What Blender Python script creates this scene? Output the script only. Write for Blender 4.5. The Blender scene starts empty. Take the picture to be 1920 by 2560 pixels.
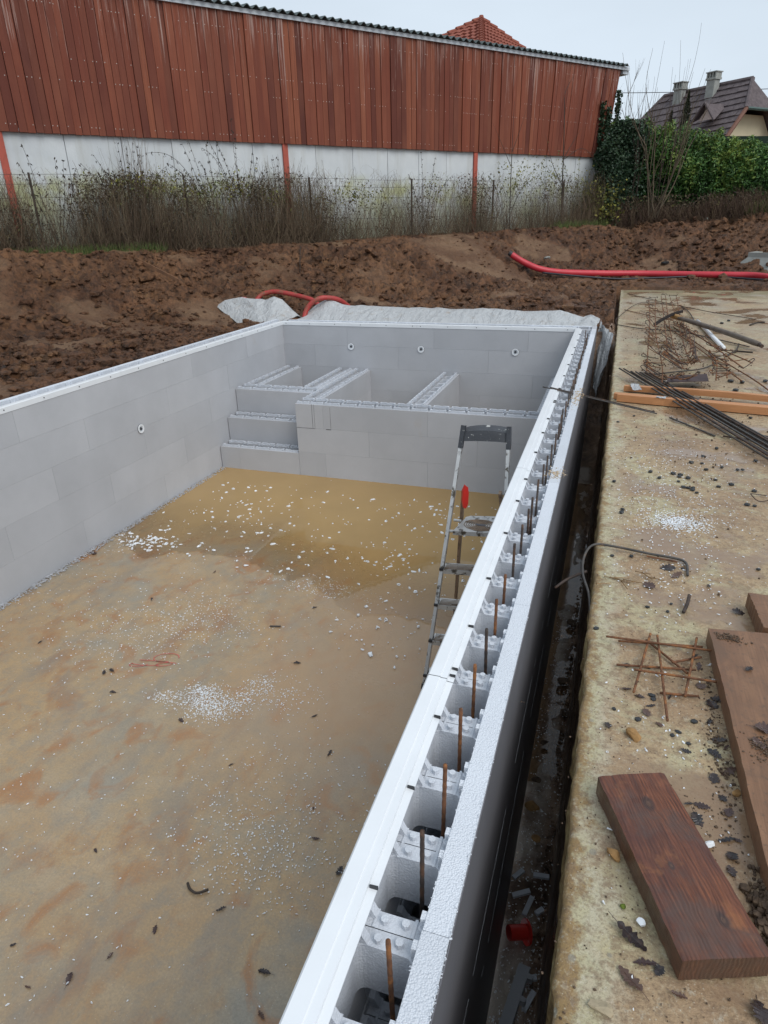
import bpy, bmesh, math, random
import numpy as np
from mathutils import Vector, Matrix
S = bpy.context.scene
COL = S.collection
random.seed(7); RG = np.random.default_rng(7)
R = math.radians

# ------------------------------------------------------------------ camera
CAM = Vector((0.40735, 0.0, 1.25792)); YAW, PIT, ROL = -0.331754, 0.415378, -0.0255525
fw = Vector((math.sin(YAW)*math.cos(PIT), math.cos(YAW)*math.cos(PIT), -math.sin(PIT)))
rt = Vector((math.cos(YAW), -math.sin(YAW), 0)); up = rt.cross(fw)
r2 = rt*math.cos(ROL) + up*math.sin(ROL); u2 = -rt*math.sin(ROL) + up*math.cos(ROL)
cd = bpy.data.cameras.new('camera'); cam = bpy.data.objects.new('camera', cd); COL.objects.link(cam)
m = Matrix((r2, u2, -fw)).transposed().to_4x4(); m.translation = CAM; cam.matrix_world = m
cd.sensor_fit = 'VERTICAL'; cd.sensor_height = 36; cd.lens = 1640.72/2560*36
cd.clip_start = .02; cd.clip_end = 900
S.camera = cam
S.render.resolution_x = 768; S.render.resolution_y = 1024

# ------------------------------------------------------------------ light: overcast winter day
SUN_EL, SUN_AZ = R(48), R(122)           # azimuth measured clockwise from +y
wd_ = bpy.data.worlds.new('World'); S.world = wd_; wd_.use_nodes = True
nt = wd_.node_tree; nt.nodes.clear()
sky = nt.nodes.new('ShaderNodeTexSky'); sky.sky_type = 'NISHITA'; sky.sun_disc = False
sky.sun_elevation = SUN_EL; sky.sun_rotation = SUN_AZ; sky.air_density = 1; sky.dust_density = 3
hs = nt.nodes.new('ShaderNodeHueSaturation'); hs.inputs['Saturation'].default_value = .45
mx = nt.nodes.new('ShaderNodeMix'); mx.data_type = 'RGBA'; mx.inputs[0].default_value = .78
mx.inputs[7].default_value = (5.3, 6.1, 6.9, 1)
tcw = nt.nodes.new('ShaderNodeTexCoord'); nzw = nt.nodes.new('ShaderNodeTexNoise')
nzw.inputs['Scale'].default_value = 1.6; nzw.inputs['Detail'].default_value = 4
mpw = nt.nodes.new('ShaderNodeMapping'); mpw.inputs['Scale'].default_value = (1, 1, 3.2)
nt.links.new(tcw.outputs['Generated'], mpw.inputs[0]); nt.links.new(mpw.outputs[0], nzw.inputs[0])
rmw = nt.nodes.new('ShaderNodeMapRange'); rmw.inputs[1].default_value = .3; rmw.inputs[2].default_value = .7
rmw.inputs[3].default_value = .91; rmw.inputs[4].default_value = 1.07
nt.links.new(nzw.outputs[0], rmw.inputs[0])
vm = nt.nodes.new('ShaderNodeVectorMath'); vm.operation = 'SCALE'
bg = nt.nodes.new('ShaderNodeBackground'); bg.inputs['Strength'].default_value = .1
ow = nt.nodes.new('ShaderNodeOutputWorld')
nt.links.new(sky.outputs[0], hs.inputs['Color']); nt.links.new(hs.outputs[0], mx.inputs[6])
nt.links.new(mx.outputs[2], vm.inputs[0]); nt.links.new(rmw.outputs[0], vm.inputs['Scale'])
nt.links.new(vm.outputs[0], bg.inputs['Color']); nt.links.new(bg.outputs[0], ow.inputs[0])
sd = bpy.data.lights.new('sun', 'SUN'); sd.energy = 1.2; sd.angle = R(40); sd.color = (1, .97, .93)
so = bpy.data.objects.new('sun', sd); COL.objects.link(so)
sv = Vector((math.sin(SUN_AZ)*math.cos(SUN_EL), math.cos(SUN_AZ)*math.cos(SUN_EL), math.sin(SUN_EL)))
so.rotation_euler = (-sv).to_track_quat('-Z', 'Y').to_euler(); so.location = (0, -5, 20)
S.view_settings.view_transform = 'Standard'; S.view_settings.look = 'None'
S.view_settings.gamma = 1; S.view_settings.use_curve_mapping = False
S.view_settings.exposure = 0.46
S.cycles.max_bounces = 6; S.cycles.transparent_max_bounces = 12

# ------------------------------------------------------------------ helpers
_perm = np.random.default_rng(3).random((256, 256))
def vnoise(x, y):
    x = np.asarray(x, float); y = np.asarray(y, float)
    xi = np.floor(x).astype(int); yi = np.floor(y).astype(int); fx = x-xi; fy = y-yi
    fx = fx*fx*(3-2*fx); fy = fy*fy*(3-2*fy)
    a = _perm[xi & 255, yi & 255]; b = _perm[(xi+1) & 255, yi & 255]
    c = _perm[xi & 255, (yi+1) & 255]; d = _perm[(xi+1) & 255, (yi+1) & 255]
    return (a*(1-fx)+b*fx)*(1-fy)+(c*(1-fx)+d*fx)*fy
def fbm(x, y, o=4, g=.5):
    v = 0; a = 1; t = 0
    for k in range(o):
        v = v + a*vnoise(x*2**k+17.3*k, y*2**k+5.1*k); t += a; a *= g
    return v/t

class MB:
    def __init__(s): s.v = []; s.f = []; s.mi = []; s.cur = 0
    def add(s, vs, fs):
        n = len(s.v); s.v += [tuple(p) for p in vs]; s.f += [tuple(i+n for i in f) for f in fs]; s.mi += [s.cur]*len(fs)
    def box(s, x0, x1, y0, y1, z0, z1):
        s.add([(x0,y0,z0),(x1,y0,z0),(x1,y1,z0),(x0,y1,z0),(x0,y0,z1),(x1,y0,z1),(x1,y1,z1),(x0,y1,z1)],
              [(0,3,2,1),(4,5,6,7),(0,1,5,4),(1,2,6,5),(2,3,7,6),(3,0,4,7)])
    def tube(s, P, r, n=8, cap=True):
        P = [Vector(p) for p in P]; k = len(P)
        rr = r if hasattr(r, '__len__') else [r]*k
        vs = []; ref = Vector((0, 0, 1))
        for i, p in enumerate(P):
            t = (P[min(i+1, k-1)]-P[max(i-1, 0)]).normalized()
            if t.length == 0: t = Vector((0, 0, 1))
            a = t.cross(ref)
            if a.length < .05: a = t.cross(Vector((1, 0, 0)))
            a.normalize(); b = t.cross(a); 
            for j in range(n):
                q = 2*math.pi*j/n; vs.append(p+(a*math.cos(q)+b*math.sin(q))*rr[i])
        fs = [(i*n+j, i*n+(j+1) % n, (i+1)*n+(j+1) % n, (i+1)*n+j) for i in range(k-1) for j in range(n)]
        if cap: fs += [tuple(range(n))[::-1], tuple((k-1)*n+j for j in range(n))]
        s.add(vs, fs)
    def prism(s, poly, z0, z1):
        n = len(poly)
        s.add([(x, y, z0) for x, y in poly]+[(x, y, z1) for x, y in poly],
              [tuple(range(n))[::-1], tuple(range(n, 2*n))]+[(i, (i+1) % n, n+(i+1) % n, n+i) for i in range(n)])
    def mesh(s, name, mats, smooth=False):
        me = bpy.data.meshes.new(name); me.from_pydata(s.v, [], s.f)
        for mm in (mats if isinstance(mats, (list, tuple)) else [mats]): me.materials.append(mm)
        if any(s.mi): me.polygons.foreach_set('material_index', s.mi)
        if smooth: me.polygons.foreach_set('use_smooth', [True]*len(me.polygons))
        me.update(); return me
    def obj(s, name, mats, parent=None, smooth=False, **kw):
        o = bpy.data.objects.new(name, s.mesh(name, mats, smooth)); COL.objects.link(o)
        if parent: o.parent = parent
        return tag(o, **kw)
def tag(o, label=None, cat=None, group=None, kind=None):
    if label: o['label'] = label
    if cat: o['category'] = cat
    if group: o['group'] = group
    if kind: o['kind'] = kind
    return o
def thing(name, label, cat, loc=(0, 0, 0), rz=0, group=None):
    o = bpy.data.objects.new(name, None); COL.objects.link(o); o.empty_display_size = .1
    o.location = loc; o.rotation_euler = (0, 0, rz); return tag(o, label, cat, group)
def inst(name, me, parent=None, loc=(0, 0, 0), rot=(0, 0, 0), sc=(1, 1, 1), **kw):
    o = bpy.data.objects.new(name, me); COL.objects.link(o); o.parent = parent
    o.location = loc; o.rotation_euler = rot; o.scale = sc; return tag(o, **kw)
def npmesh(name, V, F, mat, smooth=True, attr=None):
    V = np.asarray(V, np.float32); F = np.asarray(F, np.int32)
    me = bpy.data.meshes.new(name); k = F.shape[1]
    me.vertices.add(len(V)); me.vertices.foreach_set('co', V.ravel())
    me.loops.add(F.size); me.loops.foreach_set('vertex_index', F.ravel())
    me.polygons.add(len(F)); me.polygons.foreach_set('loop_start', np.arange(0, F.size, k, dtype=np.int32))
    me.polygons.foreach_set('loop_total', np.full(len(F), k, np.int32))
    me.update(calc_edges=True); me.polygons.foreach_set('use_smooth', [smooth]*len(F))
    me.materials.append(mat)
    if attr is not None:
        a = me.attributes.new('rnd', 'FLOAT', 'FACE'); a.data.foreach_set('value', np.asarray(attr, np.float32))
    me.update(); return me
def gridF(nu, nv):
    i = np.arange(nu-1)[:, None]*nv+np.arange(nv-1)[None, :]
    return np.stack([i, i+nv, i+nv+1, i+1], -1).reshape(-1, 4)
def grid_obj(name, X, Y, Z, mat, keep=None, smooth=True, parent=None, **kw):
    nu, nv = X.shape; F = gridF(nu, nv)
    if keep is not None: F = F[keep.ravel()]
    me = npmesh(name, np.stack([X, Y, Z], -1).reshape(-1, 3), F, mat, smooth)
    o = bpy.data.objects.new(name, me); COL.objects.link(o)
    if parent: o.parent = parent
    return tag(o, **kw)

# ------------------------------------------------------------------ materials
class NT:
    def __init__(s, name, rough=.7, spec=.5, coord='pos'):
        s.m = bpy.data.materials.new(name); s.m.use_nodes = True; s.t = s.m.node_tree
        s.b = s.t.nodes['Principled BSDF']; s.b.inputs['Roughness'].default_value = rough
        s.b.inputs['Specular IOR Level'].default_value = spec
        if coord == 'pos': s.c = s.t.nodes.new('ShaderNodeNewGeometry').outputs['Position']
        else: s.c = s.t.nodes.new('ShaderNodeTexCoord').outputs['Object']
    def n(s, ty, **kw):
        o = s.t.nodes.new(ty)
        for k, v in kw.items():
            if k.startswith('i_'): o.inputs[int(k[2:])].default_value = v
            else: setattr(o, k, v)
        return o
    def l(s, a, b): s.t.links.new(a, b)
    def mapc(s, scale, rot=(0, 0, 0), src=None, loc=(0, 0, 0)):
        o = s.n('ShaderNodeMapping'); o.inputs['Scale'].default_value = scale; o.inputs['Rotation'].default_value = rot
        o.inputs['Location'].default_value = loc
        s.l(src or s.c, o.inputs[0]); return o.outputs[0]
    def noise(s, scale, detail=4, rough=.55, vec=None, dist=0):
        o = s.n('ShaderNodeTexNoise'); o.inputs['Scale'].default_value = scale; o.inputs['Detail'].default_value = detail
        o.inputs['Roughness'].default_value = rough; o.inputs['Distortion'].default_value = dist
        s.l(vec or s.c, o.inputs['Vector']); return o.outputs[0]
    def vor(s, scale, vec=None, out=0, feature='F1'):
        o = s.n('ShaderNodeTexVoronoi', feature=feature); o.inputs['Scale'].default_value = scale
        s.l(vec or s.c, o.inputs['Vector']); return o.outputs[out]
    def rng(s, v, a, b, c=0, d=1):
        o = s.n('ShaderNodeMapRange', i_1=a, i_2=b, i_3=c, i_4=d); s.l(v, o.inputs[0]); return o.outputs[0]
    def ramp(s, v, stops):
        o = s.n('ShaderNodeValToRGB'); e = o.color_ramp.elements
        while len(e) < len(stops): e.new(.5)
        for k, (p, c) in enumerate(stops): e[k].position = p; e[k].color = (*c, 1)
        s.l(v, o.inputs[0]); return o.outputs[0]
    def mix(s, f, a, b, blend='MIX'):
        o = s.n('ShaderNodeMix', data_type='RGBA', blend_type=blend)
        for k, v in ((0, f), (6, a), (7, b)):
            if isinstance(v, (int, float)): o.inputs[k].default_value = v
            elif isinstance(v, tuple): o.inputs[k].default_value = (*v, 1)
            else: s.l(v, o.inputs[k])
        return o.outputs[2]
    def math(s, op, a, b=0):
        o = s.n('ShaderNodeMath', operation=op)
        for k, v in ((0, a), (1, b)):
            if isinstance(v, (int, float)): o.inputs[k].default_value = v
            else: s.l(v, o.inputs[k])
        return o.outputs[0]
    def xyz(s, k, src=None):
        o = s.n('ShaderNodeSeparateXYZ'); s.l(src or s.c, o.inputs[0]); return o.outputs[k]
    def rnd(s): return s.n('ShaderNodeObjectInfo').outputs['Random']
    def attr(s, name='rnd'): o = s.n('ShaderNodeAttribute', attribute_name=name); return o.outputs['Fac']
    def bump(s, h, dist=.01, strength=1, normal=None):
        o = s.n('ShaderNodeBump'); o.inputs['Distance'].default_value = dist; o.inputs['Strength'].default_value = strength
        s.l(h, o.inputs['Height'])
        if normal: s.l(normal, o.inputs['Normal'])
        return o.outputs[0]
    def set(s, col=None, rough=None, normal=None):
        for k, v in (('Base Color', col), ('Roughness', rough), ('Normal', normal)):
            if v is None: continue
            if isinstance(v, tuple): s.b.inputs[k].default_value = (*v, 1)
            elif isinstance(v, (int, float)): s.b.inputs[k].default_value = v
            else: s.l(v, s.b.inputs[k])
        return s.m

def m_eps(name, base, speck=.5, bump=.0012, sc=170, dirt=.35, low=None, rough=.75):
    t = NT(name, rough=rough, spec=.3, coord='pos')
    f = t.noise(2.3, 3); g = t.vor(sc)
    c = t.mix(t.rng(f, .3, .7), tuple(x*.93 for x in base), tuple(min(1, x*1.06) for x in base))
    c = t.mix(t.rng(g, .2, .62, 0, speck), c, tuple(x*.72 for x in base))
    rr = t.rnd(); c = t.mix(t.rng(rr, 0, 1, 0, .2), c, (.24, .25, .27))
    if dirt: # muddy smears
        d = t.noise(1.1, 6, .7, dist=.4)
        c = t.mix(t.rng(d, .66, .8, 0, dirt), c, (.42, .31, .19))
    return t.set(c, None, t.bump(g, bump))
M_EPS = m_eps('grey_foam', (.475, .485, .51), .22, .0008, 230, .35)
M_CUT = m_eps('toplit_cut_foam', (.74, .78, .84), .55, .0022, 260, .5)  # rough cut foam, its colour also lightened for the light falling on tops
M_WEB = m_eps('toplit_moulded_foam', (.60, .63, .68), .3, .0012, 200, .0)  # paler than the block foam: top light painted into webs and lips

def m_plain(name, col, rough=.5, var=.12, sc=8, bump=0, bsc=60, metal=0, rnd=0, spec=.5, coord='pos', dirt=None, dsc=9, dlo=.58, dhi=.7):
    t = NT(name, rough=rough, spec=spec, coord=coord)
    f = t.noise(sc, 4)
    c = t.mix(t.rng(f, .3, .7), tuple(x*(1-var) for x in col), tuple(min(1, x*(1+var)) for x in col))
    if rnd: c = t.mix(t.rng(t.rnd(), 0, 1, 0, rnd), c, tuple(x*.35 for x in col))
    if dirt: c = t.mix(t.rng(t.noise(dsc, 6, .65), dlo, dhi, 0, 1), c, dirt)
    t.b.inputs['Metallic'].default_value = metal
    return t.set(c, None, t.bump(t.noise(bsc, 4), bump) if bump else None)
M_PVC = m_plain('white_pvc', (.74, .765, .79), .3, .03, 5, dirt=(.60, .55, .47), dsc=6, dlo=.69, dhi=.85)
M_PVCG = m_plain('grey_pvc', (.62, .66, .70), .4, .05, 5)
M_BLACK = m_plain('black_plastic', (.025, .025, .028), .45)
M_SCREW = m_plain('screw_steel', (.10, .10, .11), .4, metal=.5)
M_RUST = m_plain('rusty_steel', (.135, .058, .027), .85, .5, 35, .0012, 150, dirt=(.27, .11, .035), dsc=25, dlo=.5, dhi=.62)
M_RUSTD = m_plain('dark_rusty_steel', (.048, .034, .028), .7, .45, 25, .001, 150, dirt=(.11, .055, .03), dsc=22, dlo=.5, dhi=.65)
M_STEEL = m_plain('mill_steel', (.055, .05, .045), .45, .4, 30, .0008, 180, metal=0, dirt=(.13, .075, .045), dsc=14, dlo=.55, dhi=.7)
M_RED = m_plain('red_corrugated_pipe', (.50, .030, .045), .42, .12, 5, dirt=(.22, .10, .05), dsc=5, dlo=.62, dhi=.75)
M_REDOLD = m_plain('muddy_red_pipe', (.36, .035, .03), .5, .15, 6, dirt=(.20, .09, .05), dsc=8, dlo=.5, dhi=.68)
M_CAP = m_plain('red_cap', (.62, .03, .02), .35, .05)
M_CABLE = m_plain('black_cable', (.02, .022, .03), .5)
M_ALU = m_plain('scuffed_aluminium', (.55, .55, .54), .38, .12, 12, .0005, 90, metal=.55, dirt=(.10, .085, .065), dsc=16, dlo=.54, dhi=.6)
M_ALUD = m_plain('muddy_aluminium', (.28, .20, .14), .5, .2, 10, metal=.2, dirt=(.10, .07, .05), dsc=30, dlo=.5, dhi=.7)
M_HOOP = m_plain('splashed_black_plastic', (.035, .038, .045), .45, .2, 10, .002, 70, dirt=(.42, .42, .40), dsc=24, dlo=.6, dhi=.64)
M_REDPAINT = m_plain('red_painted_steel', (.40, .085, .055), .7, .15, 3, dirt=(.22, .06, .04), dsc=4, dlo=.55, dhi=.8)
M_WHITE = m_plain('white_trim', (.55, .60, .65), .5, .04, 4)
M_FIBRE = m_plain('mossy_fibre_cement', (.10, .125, .13), .9, .3, 14, dirt=(.04, .06, .05), dsc=20, dlo=.45, dhi=.7)
t = NT('wet_dead_leaf', rough=.25)
c = t.ramp(t.rnd(), [(0, (.018, .016, .018)), (.45, (.030, .022, .022)), (.7, (.055, .030, .028)), (1, (.095, .052, .034))]); c = t.mix(t.rng(t.noise(45, 4, .7), .5, .7, 0, .6), c, (.10, .06, .045))
M_LEAF = t.set(c, t.rng(t.noise(20, 2), .4, .6, .12, .5), t.bump(t.noise(120, 4), .0015))
M_PEB = m_plain('black_pebble', (.028, .030, .032), .25, .3, 30, .001, 90, rnd=.2)
M_OCHRE = m_plain('ochre_stone', (.34, .19, .07), .8, .35, 40, .003, 60)
M_OCHRE2 = m_plain('pale_limestone', (.40, .33, .22), .85, .25, 30, .003, 60)
M_FOAMBIT = m_plain('white_foam_crumb', (.80, .83, .86), .7, .08, 60)
M_MOSS = m_plain('green_moss', (.12, .17, .02), .9, .4, 60, .003, 80)
M_BARK = m_plain('bare_bark', (.11, .085, .055), .85, .3, 20)
M_TWIG = m_plain('brown_twig', (.075, .052, .04), .85, .35, 6, rnd=.2)
M_DARKSTEM = m_plain('dark_stem', (.05, .038, .03), .85, .3, 10)
M_BRASS = m_plain('wet_nail', (.20, .12, .05), .45, .3, 30, metal=.4)
M_PANE = m_plain('sand_fill', (.50, .36, .18), .95, .1, 20)
M_GREYCON = m_plain('fresh_grey_mortar', (.30, .31, .29), .9, .12, 6, .006, 30)

def m_timber(name, base, dark, ring=.9, axis=0, wet=.5, knots=False):
    t = NT(name, rough=wet, spec=.45, coord='obj')
    sc = [7, 7, 7]; sc[axis] = .55
    v = t.mapc(tuple(sc)); 
    n1 = t.noise(1.0, 5, .6, vec=v, dist=1.2)
    w = t.n('ShaderNodeTexWave', wave_type='BANDS', bands_direction='Y'); w.inputs['Scale'].default_value = 2.6
    w.inputs['Distortion'].default_value = 9; w.inputs['Detail'].default_value = 3; w.inputs['Detail Scale'].default_value = 1.2
    t.l(t.mapc(tuple((4 if k != axis else .7) for k in range(3))), w.inputs[0])
    fine = t.noise(1, 6, .7, vec=t.mapc(tuple((160 if k != axis else 5) for k in range(3))))
    c = t.mix(t.rng(n1, .3, .7), base, dark); c = t.mix(t.rng(w.outputs['Fac'], 0, 1, 0, ring*.55), c, tuple(x*.5 for x in dark))
    c = t.mix(t.rng(fine, .35, .75, 0, .55), c, tuple(x*.45 for x in dark))
    p = t.noise(5, 5, .6); c = t.mix(t.rng(p, .6, .75, 0, .6), c, tuple(x*1.25 for x in base))
    return t, c, fine, w.outputs['Fac'], p
t, c, fine, wv, p = m_timber('dark_wet_beam_wood', (.19, .075, .035), (.085, .032, .022), 1, 1, .42)
M_BEAM = t.set(c, t.rng(p, .3, .7, .3, .6), t.bump(fine, .0012, normal=t.bump(wv, .002)))
t, c, fine, wv, p = m_timber('brown_plank_wood', (.28, .15, .080), (.19, .095, .052), .35, 1, .5)
c = t.mix(t.rng(t.noise(7, 6, .7, dist=.5), .5, .66, 0, .7), c, (.13, .075, .045)); c = t.mix(t.rng(t.noise(55, 5, .7), .56, .68, 0, .7), c, (.09, .06, .04))
M_PLANK = t.set(c, None, t.bump(fine, .0008))
t, c, fine, wv, p = m_timber('fresh_orange_batten_wood', (.62, .30, .13), (.50, .22, .09), .25, 0, .55)
M_BATTEN = t.set(c, None, t.bump(fine, .0005))

def m_cladding():
    t = NT('red_cedar_cladding', rough=.72, spec=.3, coord='pos')
    r = t.rnd(); off = t.n('ShaderNodeCombineXYZ'); t.l(t.math('MULTIPLY', r, 37), off.inputs[0]); t.l(t.math('MULTIPLY', r, 11), off.inputs[2])
    ad = t.n('ShaderNodeVectorMath', operation='ADD'); t.l(t.c, ad.inputs[0]); t.l(off.outputs[0], ad.inputs[1]); pv = ad.outputs[0]
    c = t.ramp(r, [(0, (.09, .026, .018)), (.25, (.175, .045, .025)), (.5, (.215, .058, .030)), (.75, (.13, .034, .021)), (1, (.265, .084, .042))])
    gr = t.noise(1, 6, .65, vec=t.mapc((26, 26, 1.1), src=pv)); c = t.mix(t.rng(gr, .35, .75, 0, .7), c, (.11, .028, .018))
    big = t.noise(.9, 4, .6, vec=t.mapc((1, 1, .5), src=pv)); c = t.mix(t.rng(big, .4, .75, 0, .35), c, (.36, .13, .07))
    # bare silver-grey weathering, mostly towards the top of a few boards
    z = t.rng(t.xyz(2), 3.0, 4.9, -.13, .11)
    wn_ = t.noise(1, 5, .7, vec=t.mapc((34, 34, .8), src=pv))
    wf = t.math('ADD', t.math('ADD', wn_, z), t.rng(t.math('FRACT', t.math('MULTIPLY', r, 7.31)), .84, 1, -.0, .17))
    c = t.mix(t.rng(wf, .60, .72, 0, .8), c, (.42, .30, .26))
    return t.set(c, None, t.bump(gr, .002))
M_CLAD = m_cladding()

def m_barncon():
    t = NT('pale_concrete_panel', rough=.85, spec=.3)
    a = t.noise(1.3, 5, .6); c = t.mix(t.rng(a, .3, .7), (.50, .53, .55), (.62, .65, .66))
    s = t.noise(1, 5, .65, vec=t.mapc((5, 5, .5))); c = t.mix(t.rng(s, .5, .75, 0, .5), c, (.40, .40, .36))
    g = t.noise(1.2, 4, .6); zz = t.math('ADD', t.rng(t.xyz(2), 1.0, 2.45, .42, -.18), g)
    c = t.mix(t.rng(zz, .5, .85, 0, .75), c, (.33, .35, .22))
    al = t.math('MULTIPLY', t.rng(t.noise(1.6, 5, .65, vec=t.mapc((1, 1, 1), loc=(3, 5, 1))), .48, .62), t.math('MULTIPLY', t.rng(t.xyz(2), 1.3, 1.7), t.rng(t.xyz(2), 2.25, 1.95))); c = t.mix(t.math('MULTIPLY', al, .75), c, (.38, .39, .17))
    h = t.noise(30, 3); c = t.mix(t.rng(t.noise(3, 5, .8), .68, .74, 0, .4), c, (.30, .29, .26))
    return t.set(c, None, t.bump(h, .002))
M_BCON = m_barncon()

def m_poolfloor():
    t = NT('stained_wet_pool_concrete', spec=.5)
    a = t.noise(.9, 6, .6, dist=.6, vec=t.mapc((1, 1, 1), loc=(3, 1, 0)))
    b = t.noise(2.1, 7, .65, dist=.5, vec=t.mapc((1, .8, 1), loc=(9, 4, 0)))
    d = t.noise(5.5, 7, .7, vec=t.mapc((1, 1, 1), loc=(1, 8, 0)))
    c = t.mix(t.rng(a, .34, .56), (.32, .265, .185), (.44, .30, .155))
    c = t.mix(t.rng(b, .48, .62, 0, .85), c, (.40, .265, .14))
    c = t.mix(t.rng(t.noise(1.7, 5, .6, vec=t.mapc((1, 1, 1), loc=(7, 2, 0))), .54, .7, 0, .7), c, (.28, .28, .245))
    ru = t.noise(2.6, 6, .6, dist=.3, vec=t.mapc((1.5, .8, 1), rot=(0, 0, .5), loc=(5, 5, 0)))
    c = t.mix(t.rng(ru, .53, .66, 0, .75), c, (.32, .155, .065))
    c = t.mix(t.rng(d, .50, .64, 0, .5), c, (.44, .34, .22))
    c = t.mix(t.rng(t.noise(13, 7, .78, dist=.4), .46, .62, 0, .45), c, (.24, .22, .18))
    c = t.mix(t.rng(t.noise(1, 6, .65, vec=t.mapc((3.2, 1.1, 1), rot=(0, 0, -.9), loc=(4, 4, 0))), .52, .66, 0, .45), c, (.22, .205, .18))
    bl = t.noise(4.2, 5, .55, dist=.6, vec=t.mapc((1.2, .9, 1), loc=(2, 3, 0)))
    c = t.mix(t.rng(bl, .56, .68, 0, .75), c, (.36, .165, .06))
    fi = t.noise(90, 3, .7); c = t.mix(t.rng(fi, .38, .68, 0, .4), c, (.19, .16, .12))
    sp = t.vor(55); c = t.mix(t.rng(sp, .1, .13, .25, 0), c, (.60, .56, .48))
    # warm tan painted for reflections in the wet film, right, before the standing water
    wr = t.math('MULTIPLY', t.rng(t.math('ADD', t.xyz(0), t.math('MULTIPLY', t.noise(1.5, 4), .8)), -1.5, -.7, 0, 1), t.rng(t.xyz(1), 2.0, 2.9, 0, 1)); c = t.mix(t.math('MULTIPLY', wr, .75), c, (.43, .28, .16))
    # faded red spray-paint mark
    return t.set(c, t.rng(t.noise(1.6, 4, .6, vec=t.mapc((1, 1, 1), loc=(4, 9, 0))), .38, .62, .16, .46), t.bump(fi, .0012, normal=t.bump(d, .002)))
M_FLOOR = m_poolfloor()

def m_water(name, mud, opac=.78, wave=.0006, tint=(.86, .70, .46), dep=None):
    t = NT(name); t.t.nodes.remove(t.b)
    n = t.n('ShaderNodeBump'); n.inputs['Distance'].default_value = wave; t.l(t.noise(9, 3), n.inputs['Height'])
    gl = t.n('ShaderNodeBsdfGlossy'); gl.inputs['Roughness'].default_value = .02; gl.inputs['Color'].default_value = (1, 1, 1, 1); t.l(n.outputs[0], gl.inputs['Normal'])
    tr = t.n('ShaderNodeBsdfTransparent'); tr.inputs[0].default_value = (*tint, 1); dep and t.l(t.mix(t.rng(t.attr(dep), 0, .8, 0, 1), (1., 1., 1.), tint), tr.inputs[0])
    df = t.n('ShaderNodeBsdfDiffuse')
    c = t.mix(t.rng(t.noise(1.1, 4), .35, .65), mud, tuple(x*.85 for x in mud)); t.l(c, df.inputs[0])
    m1 = t.n('ShaderNodeMixShader'); m1.inputs[0].default_value = opac; dep and t.l(t.math('MULTIPLY', t.rng(t.attr(dep), 0, 1, .0, 1), opac), m1.inputs[0]); t.l(tr.outputs[0], m1.inputs[1]); t.l(df.outputs[0], m1.inputs[2])
    fr = t.n('ShaderNodeFresnel'); fr.inputs[0].default_value = 1.33; t.l(n.outputs[0], fr.inputs['Normal'])
    m2 = t.n('ShaderNodeMixShader'); t.l(fr.outputs[0], m2.inputs[0]); t.l(m1.outputs[0], m2.inputs[1]); t.l(gl.outputs[0], m2.inputs[2])
    t.l(m2.outputs[0], t.t.nodes['Material Output'].inputs[0]); return t.m
M_WATER = m_water('muddy_rainwater', (.50, .33, .14), .76, wave=.0002, tint=(.95, .88, .76), dep='depth')
M_WATER2 = m_water('trench_rainwater', (.26, .17, .11), .5)

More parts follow.
